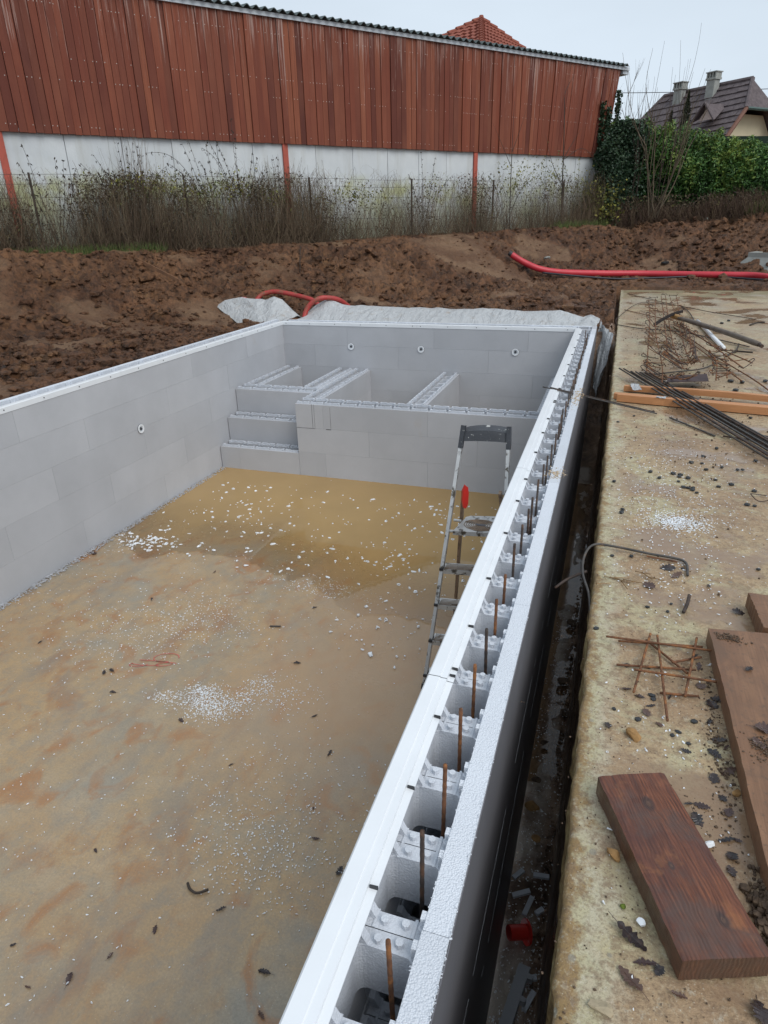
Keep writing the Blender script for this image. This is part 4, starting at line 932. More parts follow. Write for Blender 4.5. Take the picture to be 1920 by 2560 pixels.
def strands(name, P0, P1, bow, r, mat, seg=5, parent=None, rnd=None, **kw):
    """many thin 3-sided curved stems, P0->P1 with sideways bow (numpy)"""
    P0 = np.asarray(P0); P1 = np.asarray(P1); n = len(P0); r = np.asarray(r)*np.ones(n)
    vs = []
    for k in range(seg+1):
        q = k/seg; c = P0*(1-q)+P1*q+bow*math.sin(q*math.pi)
        rr = (r*(1-.7*q))[:, None]
        for j in range(3):
            a = 2*math.pi*j/3; vs.append(c+rr*np.array([math.cos(a), math.sin(a), 0]))
    V = np.stack(vs, 1).reshape(-1, 3); m_ = 3*(seg+1); base = np.arange(n)[:, None]*m_; F = []
    for k in range(seg):
        for j in range(3):
            a = k*3+j; b = k*3+(j+1) % 3; F.append(np.hstack([base+a, base+b, base+b+3, base+a+3]))
    rn = RG.random(n) if rnd is None else rnd
    me = npmesh(name, V, np.concatenate(F), mat, True, np.tile(rn, len(F)))
    o = bpy.data.objects.new(name, me); COL.objects.link(o); o.parent = parent; return tag(o, **kw)
def W3(tt, s, z): return np.stack([W0[0]+WD[0]*tt+WN[0]*s, W0[1]+WD[1]*tt+WN[1]*s, z], -1)
def gz(tt): return .965+.014*np.clip(tt, -6, 12)+np.clip(tt-10, 0, 10)*.05

# wire fence with posts
fence = thing('wire_fence', 'rusty post and wire fence overgrown in front of the barn wall', 'fence')
for tt in (-7.35, -4.86, -2.33, .26, 2.74, 5.13, 7.6):
    q = wpt(tt, .45); mb = MB(); mb.box(-.016, .016, -.016, .016, .75, 2.12); o = mb.obj('fence_post', M_DARKSTEM, fence); o.location = (q[0], q[1], 0); o.rotation_euler = (R(RG.uniform(-1, 1)), R(RG.uniform(-1.2, 1.2)), .6)
    o = None
for z in (1.15, 1.35, 1.55, 1.75, 1.95, 2.09):
    mb = MB(); mb.tube([wpt(tt, .48, z+.012*math.sin(tt*2.5)) for tt in np.arange(-8, 9.6, .6)], .0028, 4); mb.obj('fence_wire', M_STEEL, fence)
mb = MB()
for tt in np.arange(-8, 9.5, .16): mb.tube([wpt(tt, .48, .95), wpt(tt, .48, 2.09)], .0014, 3)
mb.obj('mesh_wires', M_STEEL, fence, kind='stuff')

# dead bramble and vine thicket, clumped
def dens(tt): return (1-.5*np.clip((tt-.3)/.6, 0, 1)*(1-np.clip((tt-7.8)/1, 0, 1)))*dens0(tt)
def dens0(tt): return .25+.9*np.clip(fbm(tt*.9+3, tt*0+2, 3)*1.9-.45, 0, 1)+.5*np.exp(-((tt+.9)/1.0)**2)+.6*np.exp(-((tt+3.0)/.9)**2)
n = 5200; tt = RG.uniform(-7.5, 9.6, n*3); tt = tt[RG.random(len(tt)) < dens(tt)/1.6][:n]; n = len(tt)
k_ = RG.random(n) < .62; tt = tt[k_]; n = len(tt); s0 = RG.uniform(.18, .75, n); hgt = RG.uniform(.25, 1.15, n)*(.75+.35*dens(tt)); dx = RG.normal(0, .20, n)
hgt = hgt*(.45+1.05*fbm(tt*1.9, tt*0+8, 3)); P0 = W3(tt, s0, gz(tt)-.06); P1 = W3(tt+dx, s0+RG.normal(0, .10, n), gz(tt)+hgt)
bow = W3(RG.normal(0, .13, n), RG.normal(0, .09, n), np.zeros(n))-W3(np.zeros(n), np.zeros(n), np.zeros(n))
th = strands('bramble_thicket', P0, P1, bow, RG.uniform(.0022, .0055, n), M_VINE, label='dense dry vines and bramble stems tangled in the fence', kind='stuff')
n = 4200; tt = RG.uniform(-7.5, 9.6, n*2); tt = tt[RG.random(n*2) < .35+.6*dens(tt)][:n]; n = len(tt); s0 = RG.uniform(.15, .8, n); a = W3(tt, s0, gz(tt)-.06); b = W3(tt+RG.normal(0, .3, n), s0+RG.normal(0, .1, n), gz(tt)+RG.uniform(.1, .75, n))
strands('bramble_base', a, b, RG.normal(0, .12, (n, 3))+[0, 0, .12], RG.uniform(.002, .0045, n), M_VINE, label='low tangled dry stems at the foot of the fence', kind='stuff')
n = 5200; tt = RG.uniform(-7.5, 9.6, n*3); tt = tt[RG.random(n*3) < dens(tt)/1.6][:n]; n = len(tt); a = W3(tt, RG.uniform(.3, .65, n), gz(tt)+RG.uniform(.6, 1.18, n)); b = a+RG.normal(0, 1, (n, 3))*[.20, .25, .10]; b[:, 2] -= RG.uniform(.05, .85, n)
strands('bramble_tangle', a, b, RG.normal(0, .07, (n, 3))+[0, 0, .15], .0026, M_VINE, label='arching dry runners tangled along the top of the fence', kind='stuff')
n = 34000; tt = RG.uniform(-7.5, 9.6, n*3); tt = tt[RG.random(len(tt)) < (dens(tt)/1.7)**1.4][:n]; n = len(tt); zz = gz(tt)+RG.beta(1.7, 1.7, n)*1.25
cl = fbm(tt*2.1, zz*2.6, 3); k_ = cl+RG.normal(0, .04, n)+np.clip(zz-1.75, 0, 1)*.12 > .53; tt = tt[k_]; zz = zz[k_]; n = len(tt)
leaf_cloud('thicket_leaves', W3(tt, RG.uniform(.2, .7, n), zz), RG.uniform(.025, .06, n), M_DEADL, label='withered leaves caught in the dry fence thicket', kind='stuff', down=.4)
# green-yellow growth hanging on top in places
C_ = []
for (tc, zc_, rt_, rz_, m_) in ((-3.0, 1.95, .55, .16, 800), (-2.0, 1.85, .5, .14, 400), (-1.3, 1.9, .4, .2, 380), (-.5, 1.75, .4, .15, 300), (1.2, 1.8, .8, .15, 420), (3.4, 1.95, .35, .18, 160), (5.9, 2.15, .5, .28, 420), (7.0, 2.25, .45, .3, 420), (8.2, 2.0, .5, .2, 300), (9.3, 1.55, .3, .4, 500), (9.0, 1.9, .4, .2, 300)):
    q = RG.normal(0, 1, (m_, 3)); C_.append(W3(tc+q[:, 0]*rt_*.6, .45+q[:, 1]*.12, zc_+q[:, 2]*rz_*.7))
C_ = np.concatenate(C_); C_ = C_[RG.random(len(C_)) < .55]; leaf_cloud('creeper_leaves', C_, RG.uniform(.03, .07, len(C_)), M_YELL, label='yellow-green creeper leaves hanging over the fence top', kind='stuff', down=.5)

# shrubs sticking up above the fence, dark leaves hanging along arching shoots
def shoot_shrub(label, tt0, s0, shoots, leafmat=M_DARKL, lsize=.05, group='withered shrubs along the barn wall', name='withered_shrub'):
    root = wpt(tt0, s0, float(gz(np.array(tt0)))-.03)
    sh = thing(name, label, 'shrub', root, 0, group); mb = MB(); LC = []
    for (t1, z1, arch) in shoots:
        end = Vector(wpt(t1, s0+random.uniform(-.1, .1), z1)); a = Vector(root)+Vector((0, 0, 0)); pts = []
        for k in range(13):
            q = k/12; p = a.lerp(end, q); p.z += arch*math.sin(q*math.pi)*.5; p += Vector((math.sin(q*7+t1*5)*.012, math.cos(q*6+t1)*.012, 0)); pts.append(p-a)
            if q > .45:
                for w in range(3): LC.append(np.array(p-a)+RG.normal(0, .014, 3)+[0, 0, -.022])
        mb.tube(pts, [.0065*(1-.65*k/12) for k in range(13)], 4)
    mb.obj('stems', M_DARKSTEM, sh)
    o = leaf_cloud('leaves', np.array(LC), RG.uniform(lsize*.6, lsize*1.25, len(LC)), leafmat, sh, aspect=.42, down=1.3)
    return sh
shoot_shrub('withered shrub with thin upright leafy shoots, leftmost on the fence', -4.55, .35, [(-4.85, 2.52, .05), (-4.95, 2.25, .1), (-4.4, 2.35, .0), (-4.25, 2.33, .05), (-4.1, 2.2, .1)])
shoot_shrub('withered shrub with long drooping shoots, between the two left fence posts', -3.35, .4, [(-3.1, 2.62, .1), (-3.2, 2.55, .15), (-3.8, 2.40, .5), (-4.0, 2.28, .45), (-3.75, 2.1, .55), (-3.0, 2.58, .0), (-2.95, 2.45, .1), (-2.6, 2.25, .5), (-3.4, 2.6, .05), (-3.6, 2.2, .2), (-2.75, 2.1, .4)])
shoot_shrub('withered shrub with tall arching shoots right of the second fence post', -1.7, .4, [(-2.9, 2.45, 1.1), (-2.3, 2.62, .15), (-2.15, 2.66, .1), (-1.8, 2.62, .05), (-2.6, 2.3, .6), (-1.25, 2.3, .1), (-2.0, 2.35, .5)])
shoot_shrub('tall withered shrub reaching the boards left of the middle red post', -1.25, .45, [(-1.3, 3.05, .0), (-1.25, 2.75, .05), (-1.75, 2.70, .45), (-1.6, 2.66, .5), (-1.0, 2.5, .1), (-.85, 2.45, .2), (-1.9, 2.55, .8), (-.7, 2.3, .3)])
shoot_shrub('small withered shrub just left of the middle red post', -.45, .42, [(-.4, 2.45, .05), (-.55, 2.42, .05), (-.75, 2.2, .3), (-.1, 2.15, .2), (-.2, 2.3, .1)])
shoot_shrub('thin withered shoots standing right of the fourth fence post', 3.1, .42, [(3.0, 2.65, .05), (3.45, 2.55, .1), (2.7, 2.2, .4), (3.9, 2.2, .4)])
shoot_shrub('leafy bramble arching along the wall right of the third red post', 5.6, .42, [(5.3, 2.5, .2), (6.2, 2.62, .35), (6.8, 2.6, .5), (5.0, 2.2, .5), (6.6, 2.2, .5), (4.7, 2.05, .3)], M_YELL, .06)
shoot_shrub('leafy bramble clump below the right end of the boards', 8.2, .42, [(7.5, 2.6, .4), (8.6, 2.5, .3), (9.0, 2.3, .4), (7.2, 2.3, .6), (8.0, 2.65, .1), (9.3, 2.1, .2)], M_YELL, .06)
# bare saplings in front of the boards
def sapling(label, tt0, s0, paths, r=.016):
    root = wpt(tt0, s0, float(gz(np.array(tt0)))-.05); sp = thing('sapling', label, 'sapling', root, 0, 'bare saplings before the barn')
    for i, P in enumerate(paths):
        pts = smooth_path([Vector(wpt(t1, s0+d, z))-Vector(root) for (t1, d, z) in P], 16); mb = MB(); mb.tube(pts, [r*(1 if i == 0 else .5)*(1-.8*k/15) for k in range(16)], 5)
        mb.obj('trunk' if i == 0 else 'branch', M_DARKSTEM, sp, smooth=True)
sapling('bare crooked sapling reaching up in front of the boards at their right end', 7.5, .55, [[(7.5, 0, 1.0), (7.42, 0, 2.0), (7.37, 0, 2.8), (7.30, 0, 3.6), (7.27, 0, 4.0), (7.5, 0, 4.35)], [(7.38, 0, 2.6), (7.7, 0, 3.0), (7.95, 0, 3.3)], [(7.42, 0, 2.0), (7.0, 0, 2.5), (6.7, 0, 3.1)], [(7.4, 0, 2.6), (8.1, 0, 2.85), (8.9, 0, 2.4)]], .02)
sapling('thin bare sapling with raised twigs left of the crooked one', 5.7, .5, [[(5.7, 0, 1.0), (5.67, 0, 2.0), (5.66, 0, 2.9), (5.66, 0, 3.75)], [(5.66, 0, 2.7), (5.9, 0, 3.2), (6.1, 0, 3.7)], [(5.66, 0, 2.4), (5.3, 0, 2.9), (5.0, 0, 3.3)]], .015)

# grass strip at the wall foot
n = 3600; tt = np.concatenate([RG.uniform(-6.5, -3.0, n*2//3), RG.uniform(7, 9.5, n//3)]); s0 = RG.uniform(.3, 1.0, n); P = W3(tt, s0, gz(tt)-.05)
b = P+np.stack([RG.normal(0, .05, n), RG.normal(0, .05, n), RG.uniform(.06, .2, n)], -1)
strands('grass', P, b, RG.normal(0, .02, (n, 3)), .0045, M_GRASS, 3, label='rough green grass along the foot of the overgrown fence', kind='stuff')

# hedge
def slab_cloud(n, pf, depth):  # points in a hedge volume, denser at the skin
    out = []
    u_ = RG.random(n); v_ = RG.random(n); w_ = RG.random(n)**2
    return u_, v_, w_
hp0 = Vector((-.35, 21.3, 0)); hp1 = Vector((9.5, 20.2, 0)); hd = (hp1-hp0); hL = hd.length; hd.normalize(); hn = Vector((hd.y, -hd.x, 0))
hedge = thing('laurel_hedge', 'dense green laurel hedge running right from the end of the barn', 'hedge', hp0)
n = 60000; u_ = RG.random(n)*hL; topz = 3.55-.135*u_+.012*u_*u_*.3+(fbm(u_*1.2, u_*0, 4)-.5)*.6+(fbm(u_*6, u_*0+4, 3)-.5)*.5+.25*np.exp(-((u_-.5)/.6)**2); v_ = RG.random(n)**.8; w_ = RG.random(n)**1.7
zz = 1.28+(topz-1.28)*v_; bul = (fbm(u_*1.4, zz*1.4, 4)-.5)*.9
ins_ = w_*.55+bul-.2*(1-np.abs(v_*2-1)); topcap = np.clip((v_-.8)/.2, 0, 1)*RG.random(n)*.9
px_ = u_*hd.x-hn.x*(ins_+topcap)*-1*-1; py_ = u_*hd.y-hn.y*(ins_+topcap)
Cc = np.stack([px_, py_, zz], -1)+RG.normal(0, .03, (n, 3))
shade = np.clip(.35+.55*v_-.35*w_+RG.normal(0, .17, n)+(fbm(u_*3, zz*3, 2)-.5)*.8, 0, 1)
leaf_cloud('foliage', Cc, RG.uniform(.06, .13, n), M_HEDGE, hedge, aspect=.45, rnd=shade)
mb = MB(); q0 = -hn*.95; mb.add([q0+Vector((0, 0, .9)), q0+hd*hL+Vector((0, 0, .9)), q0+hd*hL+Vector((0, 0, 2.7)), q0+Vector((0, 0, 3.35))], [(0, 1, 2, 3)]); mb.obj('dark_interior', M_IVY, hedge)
# ivy mound on the barn corner
ivy = thing('ivy', 'dark ivy climbing the right corner of the barn beside the hedge', 'ivy', wpt(9.5, .2, 0))
iv = []
n = 15000; q = RG.normal(0, 1, (n, 3)); tt = 9.95+q[:, 0]*.32; zz = RG.uniform(1.0, 3.55, n); wdt = .55*(1-np.clip((zz-2.9)/.8, 0, 1))+.12
tt = 9.75+np.clip(q[:, 0], -1.6, 1.6)*wdt*.8; iv.append(W3(tt, .30+np.abs(q[:, 1])*.28+(fbm(tt*4, zz*3, 3)-.5)*.5, zz))
for (tc, z0_, z1_) in ((9.42, 2.6, 3.9), (9.18, 2.5, 4.0), (9.75, 3.2, 4.3)):
    m_ = 420; z = RG.uniform(z0_, z1_, m_); iv.append(W3(tc+shear(tc, 3.6)*.5+RG.normal(0, .045, m_), .08+np.abs(RG.normal(0, .04, m_)), z))
iv = np.concatenate(iv)-np.array(wpt(9.5, .2, 0)); leaf_cloud('foliage', iv, RG.uniform(.05, .095, len(iv)), M_IVY, ivy, aspect=.8)
mb = MB(); 
for k in range(5): mb.tube([Vector(wpt(9.3+.15*k, .2, 1.0+.4*q*1.2))-Vector(wpt(9.5, .2, 0)) for q in range(5)], .012, 5)
mb.obj('stems', M_DARKSTEM, ivy)
# brambles under the hedge
n = 9000; u_ = RG.uniform(-.4, 9, n); P = np.stack([hp0.x+u_*hd.x, hp0.y+u_*hd.y, np.zeros(n)], -1)+np.array(hn)*RG.uniform(.1, 1.25, n)[:, None]
P[:, 2] = h0(P[:, 0], P[:, 1])-.08; q = P+np.stack([RG.normal(0, .2, n), RG.normal(0, .15, n), RG.uniform(.1, .62, n)*(.5+fbm(u_*2, u_*0, 3))], -1)
strands('bramble_bank', P, q, RG.normal(0, .1, (n, 3)), .006, m_leafy('red_brown_bramble', [(0, (.05, .028, .02)), (.6, (.10, .06, .04)), (1, (.15, .11, .06))], .85), 4, label='reddish brown dead brambles below the laurel hedge', kind='stuff')
n = 5200; u_ = RG.uniform(-.4, 9, n); P = np.stack([hp0.x+u_*hd.x, hp0.y+u_*hd.y, RG.uniform(1.1, 1.75, n)], -1)+np.array(hn)*RG.uniform(.1, 1.0, n)[:, None]
leaf_cloud('bramble_leaves', P, RG.uniform(.04, .09, n), M_DEADL, label='withered leaves among the brambles below the hedge', kind='stuff')
n = 700; q = RG.normal(0, 1, (n, 3)); C_ = np.array([-.15, 20.2, 1.45])+q*[.22, .15, .28]
yb = thing('yellow_leaf_bush', 'small bush with yellow-green leaves at the foot of the barn corner', 'bush', (-.15, 20.2, 1.0)); leaf_cloud('leaves', C_-np.array([-.15, 20.2, 1.0]), RG.uniform(.06, .12, n), M_YELL, yb, aspect=.7)
mb = MB()
for k in range(7): mb.tube([(0, 0, 0), (random.uniform(-.2, .2), random.uniform(-.1, .1), .5), (random.uniform(-.35, .35), random.uniform(-.2, .2), 1.0)], [.008, .006, .003], 4)
mb.obj('stems', M_DARKSTEM, yb)

def tree_branches(mb, a, d, L, r, depth, spread=.45, seg=5, up_=.15, tips=None):
    pts = [a]; dd = d.normalized()
    for k in range(seg):
        dd = (dd+Vector((random.uniform(-1, 1), random.uniform(-1, 1), random.uniform(-.6, 1)))*.09+Vector((0, 0, up_*.3))).normalized(); pts.append(pts[-1]+dd*(L/seg))
    mb.tube(pts, [r*(1-.55*k/seg) for k in range(seg+1)], 5 if depth < 2 else 4, cap=False)
    if depth > 0:
        for k in range(random.choice((2, 3))):
            i = random.randint(2, seg); nd = (dd+Vector((random.uniform(-1, 1), random.uniform(-1, 1)*.6, random.uniform(-.2, .6)))*spread).normalized()
            tree_branches(mb, pts[i], nd, L*random.uniform(.5, .75), r*.5, depth-1, spread, seg, up_, tips)
    elif tips is not None: tips.append(pts[-1])
bs = thing('bare_tree', 'bare leafless multi-stemmed tree standing in front of the laurel hedge', 'tree', (1.134, 20.1, 1.2))
random.seed(11)
for k, dv in enumerate([(-.16, 0, 1), (.05, .05, 1), (.32, 0, 1), (.45, .1, .9), (-.35, 0, 1), (.2, -.1, 1.0)]):
    mb = MB(); tree_branches(mb, Vector((.04*k-.1, 0, 0)), Vector(dv), 1.7+.25*(k % 3), .024, 2, .5, 6, .2); mb.obj('trunk' if k == 0 else 'branch', M_BARK, bs, smooth=True)
for (x, y, L, lab) in ((.65, 20.9, 2.6, 'group of tall thin bare shoots above the left part of the hedge'), (1.25, 21.0, 2.7, 'tallest thin bare shoots rising beside the left chimney'), (-.0, 21.2, 2.2, 'short bare shoots right beside the barn roof end')):
    tw = thing('bare_shoots', lab, 'shoots', (x, y, 1.2), 0, 'bare shoots rising above the hedge')
    for k in range(5):
        mb = MB(); dv = Vector((random.uniform(-.22, .28), random.uniform(-.1, .1), 1)); tree_branches(mb, Vector((random.uniform(-.3, .3), 0, .3)), dv, L*random.uniform(.75, 1), .010, 1, .25, 7, .3); mb.obj('stem', M_TWIG, tw)
# faint far twiggy tree between barn and house
ft = thing('bare_tree', 'distant bare twiggy tree between the barn end and the brown-roofed house', 'tree', (.2, 34, 1.0))
for k in range(6):
    mb = MB(); tree_branches(mb, Vector((.3*k-.9, 0, 0)), Vector((random.uniform(-.4, .4), 0, 1)), 2.8, .035, 3, .6, 5, .1); mb.obj('trunk' if k == 0 else 'branch', M_TWIG, ft)
# conifer
cf = thing('conifer', 'dark narrow conifer with two tops in front of the brown-roofed house', 'tree', (2.05, 29.9, 1.0))
cc = []
for (x, top_, w) in ((.12, 4.35, .42), (-.38, 3.75, .36)):
    n = 5200; q = RG.random(n); z = top_*q; rad = w*(1-q**2.2)*(.75+.35*fbm(q*9, np.full(n, x), 2)); a = RG.uniform(0, 6.28, n); rr = rad*np.sqrt(RG.random(n)); cc.append(np.stack([x+rr*np.cos(a), rr*np.sin(a), z+rr*.4], -1))
cc = np.concatenate(cc); leaf_cloud('crown', cc, RG.uniform(.05, .14, len(cc)), M_CONI, cf, aspect=.3)
mb = MB(); mb.tube([(.12, 0, 0), (.12, 0, 3.6)], [.09, .03], 7); mb.tube([(-.38, 0, 0), (-.38, 0, 3)], [.07, .03], 7); mb.obj('trunk', M_BARK, cf)
# grass tuft and orange spoil on the right bank
n = 420; P = np.array([3.75, 20.0, 0])+RG.normal(0, 1, (n, 3))*[.22, .15, 0]; P[:, 2] = h0(P[:, 0], P[:, 1]); q = P+np.stack([RG.normal(0, .1, n), RG.normal(0, .1, n), RG.uniform(.12, .36, n)], -1)
strands('grass_tuft', P, q, RG.normal(0, .02, (n, 3)), .008, M_GRASS, 4, label='bright green grass tuft on the soil bank at the right', cat='grass')
def mound(name, label, cx, cy, rx, ry, hh, mat, cat, z0=None):
    u = np.linspace(0, 1, 30); a = np.linspace(0, 2*math.pi, 60); Uu, Aa = np.meshgrid(u, a, indexing='ij'); x = cx+Uu*rx*np.cos(Aa); y = cy+Uu*ry*np.sin(Aa)
    z = (h0(x, y) if z0 is None else z0)-.04+hh*(1-Uu**1.6)+(fbm(x*5, y*5, 4)-.5)*hh*.7*(1-Uu**2)
    return grid_obj(name, x, y, z, mat, label=label, cat=cat)
t = NT('orange_clay', rough=.9); M_ORANGE = t.set(t.ramp(t.noise(9, 6, .7), [(.35, (.10, .04, .02)), (.5, (.26, .11, .045)), (.7, (.38, .19, .09))]), None, t.bump(t.noise(20, 5, .7), .04))
mound('clay_heap', 'orange clay heap on the bank at the right edge below the hedge', 4.9, 19.6, 1.1, .8, .42, M_ORANGE, 'heap')
mound('clay_heap', 'orange clay heap against the overgrown fence at the far left', -8.9, 6.9, 1.3, 1.0, .25, M_ORANGE, 'heap')
# round tank rim at the right edge
tk = thing('concrete_basin', 'low grey concrete rim filled with sand at the right edge beyond the slab', 'basin', (4.14, 17.3, 0))
pol = [(-.98, .35), (-.75, .85), (.1, 1.1), (1.4, 1.0), (1.8, 0), (1.2, -1.2), (.35, -.7)]
mb = MB(); n = len(pol); inn = [(x*.88+.04, y*.86) for x, y in pol]; zt = .45; zb = .34
vs = [(x, y, zb) for x, y in pol]+[(x, y, zt) for x, y in pol]+[(x, y, zt) for x, y in inn]+[(x, y, zb) for x, y in inn]
mb.add(vs, [(a*n+k, a*n+(k+1) % n, (a+1)*n+(k+1) % n, (a+1)*n+k) for a in range(3) for k in range(n)]); mb.obj('rim', M_GREYCON, tk)
mb = MB(); mb.add([(x, y, zt-.04) for x, y in inn], [tuple(range(n))]); mb.obj('sand', M_PANE, tk)
mb = MB(); out = [(x*1.45-.1, y*1.5-.1) for x, y in pol]; mb.add([(x, y, zb+.01) for x, y in pol]+[(x, y, -.12) for x, y in out], [(k, (k+1) % n, n+(k+1) % n, n+k) for k in range(n)]); mb.obj('base_mound', M_GREYCON, tk)

# things lying on the soil
mb = MB(); beam(mb, (0, 0, 0), (1.05, -.42, -.30), .05, .025); o = mb.obj('stake', M_PLANK, label='weathered brown wooden stake lying on the soil slope at the left', cat='stake'); o.location = (-7.05, 9.6, .80)
def rock(name, label, loc, s, mat, cat, sd=0, group=None, kw=None):
    bm = bmesh.new(); bmesh.ops.create_icosphere(bm, subdivisions=2, radius=1); rg = np.random.default_rng(sd)
    ax_ = rg.normal(size=(9, 3)); ax_ /= np.linalg.norm(ax_, axis=1)[:, None]; off = rg.uniform(.42, .80, 9)
    for v in bm.verts:
        c = np.array(v.co)
        for a_, o_ in zip(ax_, off):
            d = c@a_
            if d > o_: c = c-a_*(d-o_)
        v.co = c*np.array(s)
    me = bpy.data.meshes.new(name); bm.to_mesh(me); bm.free(); me.materials.append(mat)
    return inst(name, me, None, loc, (0, 0, rg.uniform(0, 6)), label=label, cat=cat, group=group)
gh = lambda x, y: float(h1(np.array(float(x)), np.array(float(y))))
rock('brick', 'grey broken concrete lump on the soil below the barn wall', (-1.12, 16.2, gh(-1.12, 16.2)+.05), (.17, .08, .06), M_GREYCON, 'rubble', 3)
rock('stone', 'dark rounded stone on the soil above the long red pipe', (1.45, 17.6, gh(1.45, 17.6)+.04), (.10, .08, .06), M_PEB, 'stone', 4)
rock('stone', 'pale stone on the bank below the hedge', (2.4, 20.0, gh(2.4, 20.0)+.06), (.12, .09, .09), M_BCON, 'stone', 5)
mb = MB(); mb.tube([(0, 0, 0), (.02, 0, .3), (.05, 0, .55)], .01, 5); mb.tube([(.02, 0, .3), (.12, 0, .5)], .006, 5); o = mb.obj('dead_stick', M_TWIG, label='dead stick poking up from the soil behind the pool', cat='stick'); o.location = (-5.1, 11.6, gh(-5.1, 11.6)-.05)

# ------------------------------------------------------------------ things on the slab
ZS = -.1
def rbar(mb, pts, r, n=8, ribs=True):
    P = smooth_path(pts, max(6, 6*len(pts))) if len(pts) > 2 else pts
    mb.tube(P, r, n)
def bar_straight(mb, a, b, r, n=8):
    L = (Vector(b)-Vector(a)).length; k = max(2, int(L/.006)) if L < .9 else 2
    P = [Vector(a).lerp(Vector(b), i/k) for i in range(k+1)]; mb.tube(P, [r*(1 if i % 2 else .87) for i in range(k+1)], n)
# big dark board
bd = MB()
bl = [(.499, 1.349), (.658, 1.41), (.83, .985), (.666, .925)]
gx, gy = 14, 30; V = []
cx = sum(p[0] for p in bl)/4; cy = sum(p[1] for p in bl)/4
P0_, P1_, P2_, P3_ = [Vector((x-cx, y-cy, 0)) for x, y in bl]
mb = MB(); top = []; th_ = .058
nu, nv = 16, 44
for i in range(nu+1):
    for j in range(nv+1):
        u = i/nu; v = j/nv; p = (P0_.lerp(P1_, u)).lerp(P3_.lerp(P2_, u), v)
        e = min(u, 1-u)*.17; z = th_+(float(fbm(np.array(p.x*60), np.array(p.y*5), 3))-.5)*.0035-(.003 if e < .002 else 0)+(.002*math.sin(u*3))
        if i in (0, nu): p = p+Vector((float(fbm(np.array(v*30), np.array(1.), 3)-.5)*.004, 0, 0))
        mb.v.append((p.x, p.y, z))
nb = len(mb.v); mb.v += [(v_[0], v_[1], 0) for v_ in mb.v]
I = lambda i, j: i*(nv+1)+j
for i in range(nu):
    for j in range(nv): mb.f.append((I(i, j), I(i+1, j), I(i+1, j+1), I(i, j+1))); mb.mi.append(0)
for i in range(nu): 
    mb.f.append((I(i+1, 0), I(i, 0), nb+I(i, 0), nb+I(i+1, 0))); mb.mi.append(0); mb.f.append((I(i, nv), I(i+1, nv), nb+I(i+1, nv), nb+I(i, nv))); mb.mi.append(0)
for j in range(nv): 
    mb.f.append((I(0, j), I(0, j+1), nb+I(0, j+1), nb+I(0, j))); mb.mi.append(0); mb.f.append((I(nu, j+1), I(nu, j), nb+I(nu, j), nb+I(nu, j+1))); mb.mi.append(0)
t = NT('wet_red_brown_beam', rough=.45, spec=.5, coord='obj')
ang = math.atan2(P3_.y-P0_.y, P3_.x-P0_.x)
v0 = t.mapc((1, 1, 1), rot=(0, 0, -ang)); sp0 = t.xyz(0, v0); sp1 = t.xyz(1, v0)
kn = t.n('ShaderNodeCombineXYZ'); t.l(sp0, kn.inputs[0]); t.l(sp1, kn.inputs[1])
wpn = t.noise(5, 3, .5, vec=kn.outputs[0])
# knots bend the grain around them
def knotf(kx, ky, r):
    a = t.math('POWER', t.math('DIVIDE', t.math('SUBTRACT', sp0, kx), r*1.7), 2); b = t.math('POWER', t.math('DIVIDE', t.math('SUBTRACT', sp1, ky), r), 2); return t.math('SQRT', t.math('ADD', a, b))
k1 = knotf(-.135, .002, .013); k2 = knotf(.03, -.018, .006); k3 = knotf(.155, .03, .010)
bend = t.math('ADD', t.math('DIVIDE', .035, t.math('ADD', k1, 1.0)), t.math('ADD', t.math('DIVIDE', .012, t.math('ADD', k2, 1)), t.math('DIVIDE', .02, t.math('ADD', k3, 1))))
gr_in = t.math('ADD', t.math('ADD', t.math('MULTIPLY', sp1, 1), t.math('MULTIPLY', wpn, .05)), bend)
wp2 = t.noise(22, 4, .6, vec=t.mapc((.25, 1, 1), src=v0))
gr_in = t.math('ADD', gr_in, t.math('MULTIPLY', wp2, .022))
rings = t.math('MULTIPLY', t.math('SINE', t.math('MULTIPLY', gr_in, 760)), t.rng(t.noise(10, 3), .35, .65, .15, 1))
bigr = t.math('SINE', t.math('MULTIPLY', gr_in, 170))
st = t.noise(1, 6, .7, vec=t.mapc((8, 210, 60), src=v0))
c = t.mix(t.rng(t.noise(9, 5, .6), .35, .65), (.115, .038, .022), (.24, .082, .036))
c = t.mix(t.rng(bigr, -1, 1, 0, .35), c, (.09, .03, .018)); c = t.mix(t.rng(rings, -.2, 1, 0, .4), c, (.065, .022, .015))
c = t.mix(t.rng(st, .40, .62, 0, .7), c, (.038, .014, .010))
c = t.mix(t.rng(t.noise(7, 6, .65, vec=t.mapc((1, 1, 1), loc=(2, 1, 0))), .5, .62, 0, .75), c, (.085, .052, .042))
c = t.mix(t.rng(t.noise(12, 5, .6, vec=t.mapc((1, 1, 1), loc=(6, 1, 0))), .57, .70, 0, .7), c, (.27, .105, .038))
for kf in (k1, k2, k3): c = t.mix(t.rng(kf, .8, 1.25, .85, 0), c, (.045, .026, .022)); c = t.mix(t.rng(kf, .3, .5, .7, 0), c, (.11, .06, .04))
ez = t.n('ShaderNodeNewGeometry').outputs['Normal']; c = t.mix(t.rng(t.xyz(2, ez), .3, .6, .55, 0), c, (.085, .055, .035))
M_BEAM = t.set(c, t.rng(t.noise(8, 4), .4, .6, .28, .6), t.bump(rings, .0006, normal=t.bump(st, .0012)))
mb.obj('timber_board', M_BEAM, label='thick dark red-brown wet board lying diagonally on the slab nearest the viewer', cat='board', smooth=False).location = (cx, cy, ZS+.004)
